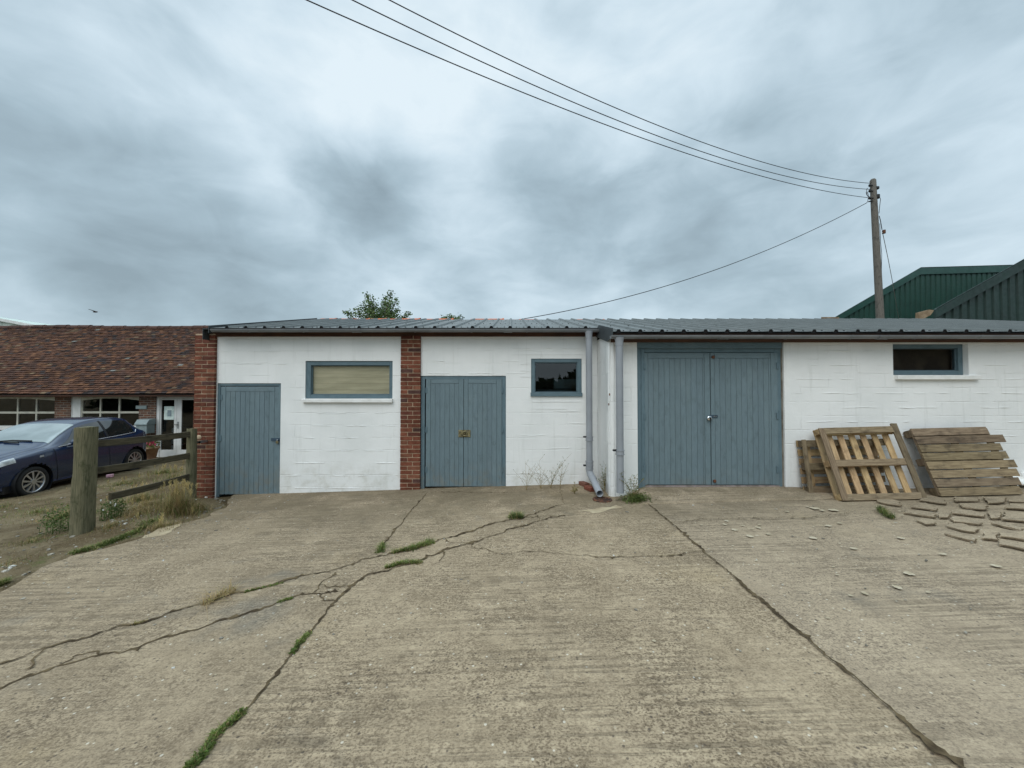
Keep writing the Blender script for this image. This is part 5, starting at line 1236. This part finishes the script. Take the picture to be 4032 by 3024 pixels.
q = P(768, 1700, YC-.35); mb = MB(); mb.box(q.x-.03, q.x+.06, q.y-.05, q.y+.05, gz(q.x)-.1, P(768, 1615, YC-.35).z); tag(mb.build('red_post', M['rust'], bevel=.006), 'dark red post beside the cottage door at the brick pillar', 'post')
# pink block on the dirt
q = G(424, 1882, -.03); mb = MB(); mb.obox(q+Vector((0, .05, .04)), (.055, .02, 0), (-.02, .04, 0), (0, 0, .036), .008); mb.V = mb.V; tag(mb.build('pink_block', M['pinkbrick'], bevel=.012), 'pale pink broken block lying on the dirt behind the fence', 'block')
# ------------------------------------------------------------------ car (front axle at local origin, +x forward, z=0 ground)
def interp(tab, x):
    tab = sorted(tab)
    if x <= tab[0][0]: return tab[0][1]
    if x >= tab[-1][0]: return tab[-1][1]
    for i in range(len(tab)-1):
        (a, fa), (b, fb) = tab[i], tab[i+1]
        if a <= x <= b:
            t = (x-a)/(b-a)
            m0 = (fb-tab[i-1][1])/(b-tab[i-1][0]) if i > 0 else (fb-fa)/(b-a); m1 = (tab[i+2][1]-fa)/(tab[i+2][0]-a) if i+2 < len(tab) else (fb-fa)/(b-a)
            h = b-a; return (2*t**3-3*t**2+1)*fa+(t**3-2*t**2+t)*h*m0+(-2*t**3+3*t**2)*fb+(t**3-t**2)*h*m1
ZT = [(.80, .50), (.77, .66), (.66, .76), (.45, .86), (.1, .95), (-.32, 1.03), (-.75, 1.24), (-1.15, 1.40), (-1.6, 1.475), (-2.1, 1.475), (-2.42, 1.44), (-2.64, 1.36), (-2.85, 1.12), (-2.97, .94), (-3.06, .75), (-3.06, .5)]
ZT = [(a + (0 if a != -3.06 or b > .6 else -.01), b) for a, b in ZT]
ZB = [(.80, .48), (.74, .62), (.5, .76), (0, .86), (-.35, .91), (-1, .94), (-2, .985), (-2.6, 1.03), (-2.85, 1.04), (-2.98, .92), (-3.07, .5)]
WB = [(.80, .36), (.75, .52), (.62, .68), (.4, .79), (.1, .845), (-.5, .862), (-2.2, .865), (-2.6, .84), (-2.9, .77), (-3.02, .68), (-3.07, .58)]
WR = [(.80, .30), (.7, .5), (.4, .62), (-.3, .73), (-.7, .66), (-1.15, .585), (-2.0, .575), (-2.5, .545), (-2.7, .535), (-2.9, .60), (-3.07, .52)]
ZS = [(.80, .34), (.7, .24), (.4, .20), (-2.6, .22), (-3.0, .30), (-3.07, .40)]
def ring(x):
    zt, zb, w, wr, zs = interp(ZT, x), interp(ZB, x), interp(WB, x), interp(WR, x), interp(ZS, x)
    zt = max(zt, zb+.02); ze = max(zb+.01, zt-.075)
    return [(0, zs), (w*.88, zs), (w*.965, zs+.08), (w*1.0, zs*.55+zb*.45), (w*.995, zb-.10), (w*.955, zb), ((w*.955+wr)/2+.022*(ze-zb)/.4, (zb+ze)/2), (wr, ze), (wr*.82, zt-.018), (0, zt)]
def S(x, s, off=0.0):
    rg = ring(x); i = min(int(s), 8); f = s-i
    p0, p1, p2, p3 = rg[max(i-1, 0)], rg[i], rg[i+1], rg[min(i+2, 9)]
    cr = lambda a, b, c, d: .5*((2*b)+(-a+c)*f+(2*a-5*b+4*c-d)*f*f+(-a+3*b-3*c+d)*f**3)
    if i in (0,): yv, zv = p1[0]+(p2[0]-p1[0])*f, p1[1]+(p2[1]-p1[1])*f
    else: yv, zv = cr(p0[0], p1[0], p2[0], p3[0]), cr(p0[1], p1[1], p2[1], p3[1])
    if i == 8: yv = p1[0]+(p2[0]-p1[0])*f; zv = p1[1]+(p2[1]-p1[1])*(1-(1-f)**2)
    return Vector((x, yv, zv))
def SN(x, s):
    e = .01; a = S(x+e, s)-S(x-e, s); b = S(x, min(s+e*3, 9))-S(x, max(s-e*3, 0)); n = b.cross(a)
    if n.length < 1e-9: return Vector((0, 0, 1))
    n.normalize()
    return n if (n.y > 0 or n.z > .5) else -n
WHL = [(0.0, .30), (-2.45, .30)]
heading = math.atan2(-.989, .148)
car = thing('blue_hatchback', 'dark blue hatchback car parked behind the timber fence', 'car', (0, 0, 0), rz=heading)
near = Vector((-9.73, 7.70)); lf = Vector((-math.sin(heading), math.cos(heading)))      # the near side wheel sits half a track to the left of the axle
cp = near - lf*.74
car.location = (cp.x, cp.y, -.385); 
Xs = [.80-.0345*k for k in range(113)]; Xs = [x for x in Xs if x > -3.07]+[-3.068]
Ss = [0, .5, .95] + [1+.125*k for k in range(65)]
mb = MB(); mb.sm = True
for sgn in (1, -1):
    ids = [[None]*len(Ss) for _ in Xs]
    for i, x in enumerate(Xs):
        for k, s in enumerate(Ss):
            p = S(x, s); ids[i][k] = mb.v((p.x, p.y*sgn, p.z))
    for i in range(len(Xs)-1):
        for k in range(len(Ss)-1):
            c = S((Xs[i]+Xs[i+1])/2, (Ss[k]+Ss[k+1])/2)
            if any((c.x-wx)**2+(c.z-wz)**2 < .355**2 for wx, wz in WHL) and Ss[k] > .9 and c.z < .8 and Ss[k] < 4.6: continue
            q = (ids[i][k], ids[i][k+1], ids[i+1][k+1], ids[i+1][k]); mb.f(q if sgn > 0 else q[::-1])
for e in (Xs[0], Xs[-1]):
    mb.poly([S(e, s) for s in Ss]+[Vector((p.x, -p.y, p.z)) for p in [S(e, s) for s in reversed(Ss)]])
body = mb.build('body', M['carpaint'], car, local=True)
def patch(x0f, x1f, s0, s1, nx, ns, off, name, mat, parent, both=True, m2=None):
    for sgn in ((1, -1) if both else (1,)):
        mb = MB(); mb.sm = True; rows = []
        for k in range(ns+1):
            s = s0+(s1-s0)*k/ns; a, b = x0f(k/ns), x1f(k/ns); r_ = []
            for i in range(nx+1):
                x = a+(b-a)*i/nx; p = S(x, s)+SN(x, s)*off; r_.append((p.x, p.y*sgn, p.z))
            rows.append(r_)
        mb.grid(rows); mb.build(name, M[mat], parent, local=True)
lin = lambda a, b: (lambda t: a+(b-a)*t)
patch(lin(-.50, -1.02), lin(-1.62, -1.64), 5.22, 6.86, 18, 10, .006, 'side_window', 'carglass', car)
patch(lin(-1.70, -1.70), lambda t: -2.44-.10*math.sin(t*2.2)+.1*t, 5.22, 6.86, 16, 10, .006, 'side_window', 'carglass', car)
patch(lin(-1.64, -1.645), lin(-1.70, -1.70), 5.15, 6.95, 2, 8, .004, 'door_pillar', 'trim', car)
mb = MB(); mb.sm = True; rows = []
for k in range(13):
    x = -.40-.70*k/12; r_ = []
    for j in range(-12, 13):
        s = 9-1.72*abs(j)/12; p = S(x, s)+Vector((.35, 0, .9)).normalized()*.007; r_.append((p.x, p.y*(1 if j >= 0 else -1), p.z))
    rows.append(r_)
mb.grid(rows); mb.build('windscreen', M['screen'], car, local=True)
mb = MB()
mb.tube([S(-.36, 9)+Vector((.03, -.55, .012)), S(-.42, 9)+Vector((.0, .05, .02)), S(-.40, 8.4)+Vector((0, .05, .022))], .014, 6); mb.tube([S(-.33, 8.6)+Vector((0, 0, .02)), S(-.36, 9)+Vector((0, -.05, .02))], .014, 6); mb.build('wiper', M['trim'], car, local=True)
for sgn in (1, -1): mb = MB(); mb.tube([(lambda p: (p.x, p.y*sgn, p.z))(S(x, 5.12)+SN(x, 5.12)*.006) for x in [-.48-2.0*k/24 for k in range(25)]] + [(lambda p: (p.x, p.y*sgn, p.z))(S(-2.56, 5.5)+SN(-2.56, 5.5)*.006)], .009, 6); mb.build('chrome_strip', M['chrome'], car, local=True)
patch(lin(.66, .44), lambda t: .30+.0*t, 4.15, 5.35, 10, 6, .006, 'headlight', 'lamp', car)
patch(lin(.80, .76), lin(.70, .68), 1.6, 3.4, 3, 6, .004, 'bumper_trim', 'trim', car)
for sgn in (1, -1):
    mb = MB(); mb.ball((-.70, sgn*.965, 1.005), .075, .105, .072, 14); mb.tube([(-.66, sgn*.86, .95), (-.68, sgn*.93, .97)], .03, 8); mb.build('door_mirror', M['carpaint'], car, local=True)
for sgn in (1,):
    for xx in (-.42, -1.66):
        mb = MB(); mb.tube([S(xx-.05*math.sin(s), s)+SN(xx, s)*.001 for s in [1.2+.3*k for k in range(13)]], .005, 5); mb.build('door_seam', M['trim'], car, local=True)
mb = MB(); p = S(-.12, 4.05); mb.obox(p+SN(-.12, 4.05)*.006, (.035, 0, 0), (0, .004, 0), (0, 0, .016)); mb.build('side_repeater', M['lamp'], car, local=True)
mb = MB(); mb.box(-.92, -.78, .866, .884, .80, .825) if False else None
mb.obox(S(-1.45, 4.3)+SN(-1.45, 4.3)*.02, (.09, 0, 0), (0, .012, 0), (0, 0, .014)); mb.build('door_handle', M['carpaint'], car, local=True)
mb = MB(); mb.box(-2.4, .45, -.78, .78, .16, .30); mb.build('underbody', M['trim'], car, local=True)
for wx, wz in WHL:
    for sgn in (1, -1):
        mb = MB(); mb.sm = True      # arch liner
        mb.grid([[(wx+.352*math.cos(a), sgn*yy, wz+.352*math.sin(a)) for a in [R(-40+260*k/24) for k in range(25)]] for yy in (.86 if wx == 0 else .87, .5)])
        mb.poly([(wx+.352*math.cos(a), sgn*.5, wz+.352*math.sin(a)) for a in [2*math.pi*k/24 for k in range(24)]]); mb.build('wheel_arch', M['trim'], car, local=True)
    for sgn in (1, -1):
        yo = .845*sgn; mb = MB(); mb.sm = True; N = 36
        pr_ = [(.205, -.02), (.225, 0.0), (.28, .005), (.302, -.02), (.306, -.06), (.306, -.16), (.29, -.2)]
        mb.grid([[(wx+r_*math.cos(2*math.pi*k/N), yo+dy*sgn, wz+r_*math.sin(2*math.pi*k/N)) for k in range(N)] for r_, dy in pr_], True)
        wh = mb.build('wheel', M['rubber'], car, local=True)
        mb = MB(); mb.sm = True
        mb.grid([[(wx+r_*math.cos(2*math.pi*k/N), yo+dy*sgn, wz+r_*math.sin(2*math.pi*k/N)) for k in range(N)] for r_, dy in ((.218, -.004), (.206, .002), (.196, -.012), (.192, -.06))], True)
        mb.sm = False
        for k in range(10):
            a = 2*math.pi*k/10+.2; d = Vector((math.cos(a), 0, math.sin(a))); s_ = Vector((-math.sin(a), 0, math.cos(a))); o = Vector((wx, yo-.012*sgn, wz))
            mb.poly([o+d*.045+s_*.012+Vector((0, .006*sgn, 0)), o+d*.2+s_*.028, o+d*.2-s_*.012, o+d*.045-s_*.012+Vector((0, .006*sgn, 0))])
            mb.poly([o+d*.2+s_*.028, o+d*.045+s_*.012+Vector((0, .006*sgn, 0)), o+d*.05+s_*.014-Vector((0, .03*sgn, 0)), o+d*.2+s_*.03-Vector((0, .03*sgn, 0))])
        mb.cyl((wx, yo-.03*sgn, wz), (wx, yo+.0*sgn, wz), .052, 16); mb.build('rim', M['alloy'], wh, local=True)
        mb = MB(); mb.poly([(wx+.2*math.cos(2*math.pi*k/N), yo-.062*sgn, wz+.2*math.sin(2*math.pi*k/N)) for k in range(N)]); mb.build('brake_disc', M['trim'], wh, local=True)
# ------------------------------------------------------------------ trees behind the shed
def tree(label, Y, basepx, tips, fill, nfill, lsz, seed, trunk_r=.12):
    rs = random.Random(seed); b = P(*basepx, Y); gr = Vector((b.x, Y, -.2)); t = thing('tree', label, 'tree', gr, 'trees behind the shed'); mt = MB(); ml = MB()
    mt.tube([gr, gr.lerp(b, .5)+Vector((.08, 0, 0)), b], [trunk_r, trunk_r*.8, trunk_r*.5], 10)
    for (u, v) in tips:
        tip = P(u, v, Y); tip.y += rs.uniform(-.6, .6); mid = b.lerp(tip, .5)+Vector(((tip.x-b.x)*.18, rs.uniform(-.2, .2), -.05)); pts = [b*(1-s)**2+mid*2*s*(1-s)+tip*s*s for s in [k/10 for k in range(11)]]
        mt.tube(pts, [trunk_r*.28*(1-.85*k/10)+.004 for k in range(11)], 6)
        for k in range(150):
            s = rs.random()**.7; i = min(9, int(s*10)); p = pts[i].lerp(pts[i+1], s*10-i); sp = .05+.24*(1-s)
            q = p+Vector((rs.gauss(0, sp), rs.gauss(0, sp), rs.gauss(0, sp*.8))); d = Vector((rs.uniform(-1, 1), rs.uniform(-1, 1), rs.uniform(-.9, .5)))
            g = rs.uniform(.55, 1.35); ml.col = (g*rs.uniform(.9, 1.15), g, g*rs.uniform(.8, 1.1)); l_ = lsz*rs.uniform(.6, 1.3)
            for m in range(2): leafq(ml, q, d+Vector((rs.uniform(-.7, .7), rs.uniform(-.7, .7), rs.uniform(-.4, .4))), l_, l_*.62)
    for k in range(nfill):
        u = rs.uniform(fill[0], fill[1]); v = fill[2]+(fill[3]-fill[2])*rs.random()
        if mnoise.noise(Vector((u*.018, v*.018, seed))) < -.12: continue
        q = P(u, v, Y); q.y += rs.uniform(-.9, .9); g = rs.uniform(.5, 1.3); ml.col = (g*rs.uniform(.9, 1.15), g, g*.95); l_ = lsz*rs.uniform(.6, 1.3)
        for m in range(2): leafq(ml, q, Vector((rs.uniform(-1, 1), rs.uniform(-1, 1), rs.uniform(-.9, .5))), l_, l_*.62)
    mt.build('trunk', M['bark'], t); ml.build('crown', M['leaf'], t)
tp = lambda L_: [(1300+a/3.687, 1100+b/3.687) for a, b in L_]
tree('leafy tree with upright sprigs showing above the shed ridge', 16.0, (1490, 1300), tp([(565, 240), (480, 285), (645, 285), (750, 210), (915, 195), (955, 260), (420, 435), (310, 505), (975, 430), (1108, 445), (1020, 520), (845, 315), (700, 400), (560, 400), (850, 430), (620, 330), (490, 360), (770, 300)]), (1395, 1590, 1225, 1330), 900, .085, 3)
tree('few low leaves of a second tree just above the ridge', 16.5, (1775, 1300), tp([(1610, 535), (1680, 545), (1760, 525), (1810, 560), (1915, 560), (1885, 575)]), (1735, 1800, 1248, 1310), 60, .07, 5, .08)
# bird
c = P(375, 1228, 22); mb = MB(); mb.ball(c, .15, .05, .045, 10); mb.poly([c+Vector((-.06, 0, .03)), c+Vector((.08, 0, .03)), c+Vector((-.06, -.25, .10)), c+Vector((-.14, -.26, .1))]); mb.poly([c+Vector((-.06, 0, .03)), c+Vector((.08, 0, .03)), c+Vector((-.02, .25, .08)), c+Vector((-.1, .26, .08))]); mb.poly([c+Vector((.12, -.02, 0)), c+Vector((.12, .02, 0)), c+Vector((.24, .04, -.03)), c+Vector((.24, -.04, -.03))])
tag(mb.build('bird', M['birdm']), 'small dark bird flying above the tiled roof', 'bird')
# unseen hedge behind the viewer, mirrored in panes, raised rightward to darken one
mb = MB(); mb.keep = True; rs = random.Random(9)
for i in range(13000):
    x = rs.uniform(-45, 45); hh = 2.5+.5*mnoise.noise(Vector((x*.3, 1, 1)))+.5*mnoise.noise(Vector((x*.9, 3, 1)))+1.3*max(0, min(1, (x-4.6)/.8)); z = rs.random()**.8*hh; y = -17+rs.uniform(-1.2, 1.2); z *= 1+1.7*max(0, min(1, (x-9)/4)); g = rs.uniform(.6, 1.2); mb.col = (g, g, g)
    leafq(mb, (x, y, z-.2), (rs.uniform(-1, 1), rs.uniform(-1, 1), rs.uniform(-.5, 1)), rs.uniform(.5, 1.0), rs.uniform(.4, .7))
mb.col = (.6, .6, .6); rows = []
for i in range(180):
    x = -45+.5*i; hh = 2.3+.5*mnoise.noise(Vector((x*.3, 1, 1)))+1.2*max(0, min(1, (x-4.6)/.8)); hh *= 1+1.7*max(0, min(1, (x-9)/4)); rows.append([(x, -16.9, -.6), (x, -16.8, hh*.88), (x, -17.2, hh*.92), (x, -17.3, -.6)])
mb.grid(rows)
struct(mb.build('far_hedge', M['hedge']), 'stuff', 'leafy hedge behind the viewer, raised on the right to darken a pane')
# ------------------------------------------------------------------ light and sky
SUN_EL, SUN_AZ = R(47), R(206)      # azimuth measured clockwise from +Y: behind the viewer
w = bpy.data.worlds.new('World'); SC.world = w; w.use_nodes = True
nt = w.node_tree; nd = nt.nodes; lk_ = nt.links
class WT(NT):
    def __init__(s): s.t = nt; s.n = nd; s.l = lk_
wt = WT(); bg = nd['Background']
sky = wt.new('ShaderNodeTexSky'); sky.sky_type = 'NISHITA'; sky.sun_disc = False; sky.sun_elevation = SUN_EL; sky.sun_rotation = SUN_AZ; sky.air_density = 1.5; sky.dust_density = 3
tc = wt.new('ShaderNodeTexCoord'); dirv = tc.outputs['Generated']
sp = wt.new('ShaderNodeSeparateXYZ'); wt.l.new(dirv, sp.inputs[0]); dx, dy, dzz = sp.outputs
den = wt.math('ADD', wt.math('MAXIMUM', dzz, 0.0), .30)
cb = wt.new('ShaderNodeCombineXYZ'); wt.put(cb.inputs[0], wt.math('DIVIDE', dx, den)); wt.put(cb.inputs[1], wt.math('DIVIDE', dy, den)); cb.inputs[2].default_value = 3.7
pv = cb.outputs[0]
cd_ = wt.new('ShaderNodeCombineXYZ'); wt.put(cd_.inputs[0], dx); wt.put(cd_.inputs[1], dy); wt.put(cd_.inputs[2], wt.math('MULTIPLY', dzz, 1.9)); dvv = cd_.outputs[0]
n1 = wt.noise(dvv, 2.3, 7, .50, .35); n2 = wt.noise(dvv, 6.0, 7, .54, .5); n3 = wt.noise(pv, .32, 4, .5)
val = wt.math('ADD', wt.math('MULTIPLY', n1, .62), wt.math('ADD', wt.math('MULTIPLY', n2, .34), wt.math('MULTIPLY', n3, .18)))
# broad light and dark banks of the cloud deck, placed by compass direction
wn_ = wt.new('ShaderNodeTexNoise'); wt.l.new(dvv, wn_.inputs['Vector']); wn_.inputs['Scale'].default_value = 3.0; wn_.inputs['Detail'].default_value = 6
vm = wt.new('ShaderNodeVectorMath', operation='MULTIPLY_ADD'); wt.l.new(wn_.outputs['Color'], vm.inputs[0]); vm.inputs[1].default_value = (.20, .20, .20); wt.l.new(dirv, vm.inputs[2])
vs = wt.new('ShaderNodeVectorMath', operation='SUBTRACT'); wt.l.new(vm.outputs[0], vs.inputs[0]); vs.inputs[1].default_value = (.10, .10, .10)
banks = [  # (u, v in the 2212-wide view), radius, amount
    (820, 420, .11, -.15), (740, 390, .07, -.06), (430, 220, .17, -.07), (60, 270, .18, -.04), (430, 600, .17, -.10), (180, 590, .16, -.08), (650, 640, .12, -.08), (1120, 400, .12, -.06), (1300, 520, .16, -.13), (1500, 410, .15, -.10), (1650, 300, .16, -.08), (1950, 230, .16, -.07), (1780, 590, .14, -.07), (1000, 600, .12, -.05),
    (690, 180, .17, .13), (230, 110, .17, .09), (1650, 110, .26, .12), (1050, 100, .20, .07), (2120, 420, .18, .10), (1290, 640, .12, .10), (40, 690, .10, .14), (330, 690, .08, .08), (1700, 480, .10, .08), (520, 420, .18, .05), (950, 250, .12, .06), (1130, 640, .08, .08)]
for u, v, r_, am in banks:
    d = ray(u*4032/2212, v*4032/2212).normalized()
    ds = wt.new('ShaderNodeVectorMath', operation='DISTANCE'); wt.l.new(vs.outputs[0], ds.inputs[0]); ds.inputs[1].default_value = d
    val = wt.math('ADD', val, wt.ramp(ds.outputs['Value'], 0.0, r_*1.9, am*1.45, 0.0))
val = wt.math('ADD', wt.math('MULTIPLY', wt.math('SUBTRACT', val, .57), 1.22), .590)
cr = wt.new('ShaderNodeValToRGB'); wt.l.new(val, cr.inputs[0]); el = cr.color_ramp.elements
el[0].position = .26; el[0].color = (*L(144, 163, 174), 1); el[1].position = .84; el[1].color = (*L(226, 240, 248), 1)
e = el.new(.44); e.color = (*L(167, 188, 200), 1); e = el.new(.57); e.color = (*L(188, 208, 220), 1); e = el.new(.70); e.color = (*L(208, 226, 237), 1)
cl = cr.outputs['Color']
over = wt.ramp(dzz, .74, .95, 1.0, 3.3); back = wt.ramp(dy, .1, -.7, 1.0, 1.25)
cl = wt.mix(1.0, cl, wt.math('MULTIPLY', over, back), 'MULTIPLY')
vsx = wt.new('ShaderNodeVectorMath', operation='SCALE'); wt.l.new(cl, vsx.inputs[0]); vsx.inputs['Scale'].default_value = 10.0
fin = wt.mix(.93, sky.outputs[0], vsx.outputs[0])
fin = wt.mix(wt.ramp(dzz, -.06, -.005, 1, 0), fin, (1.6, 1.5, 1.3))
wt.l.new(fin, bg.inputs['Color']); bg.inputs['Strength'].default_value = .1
sl_ = bpy.data.lights.new('sun', 'SUN'); sl_.energy = 1.25; sl_.angle = R(40); sl_.color = (1, .965, .92)
so = bpy.data.objects.new('sun', sl_); COL.objects.link(so)
sdir = Vector((math.sin(SUN_AZ)*math.cos(SUN_EL), math.cos(SUN_AZ)*math.cos(SUN_EL), math.sin(SUN_EL)))
so.rotation_euler = sdir.to_track_quat('Z', 'Y').to_euler(); so.location = sdir*40
SC.view_settings.view_transform = 'Standard'; SC.view_settings.look = 'None'; SC.view_settings.exposure = .1; SC.view_settings.gamma = 1
SC.cycles.use_denoising = True
SC.cycles.max_bounces = 8; SC.cycles.transparent_max_bounces = 12
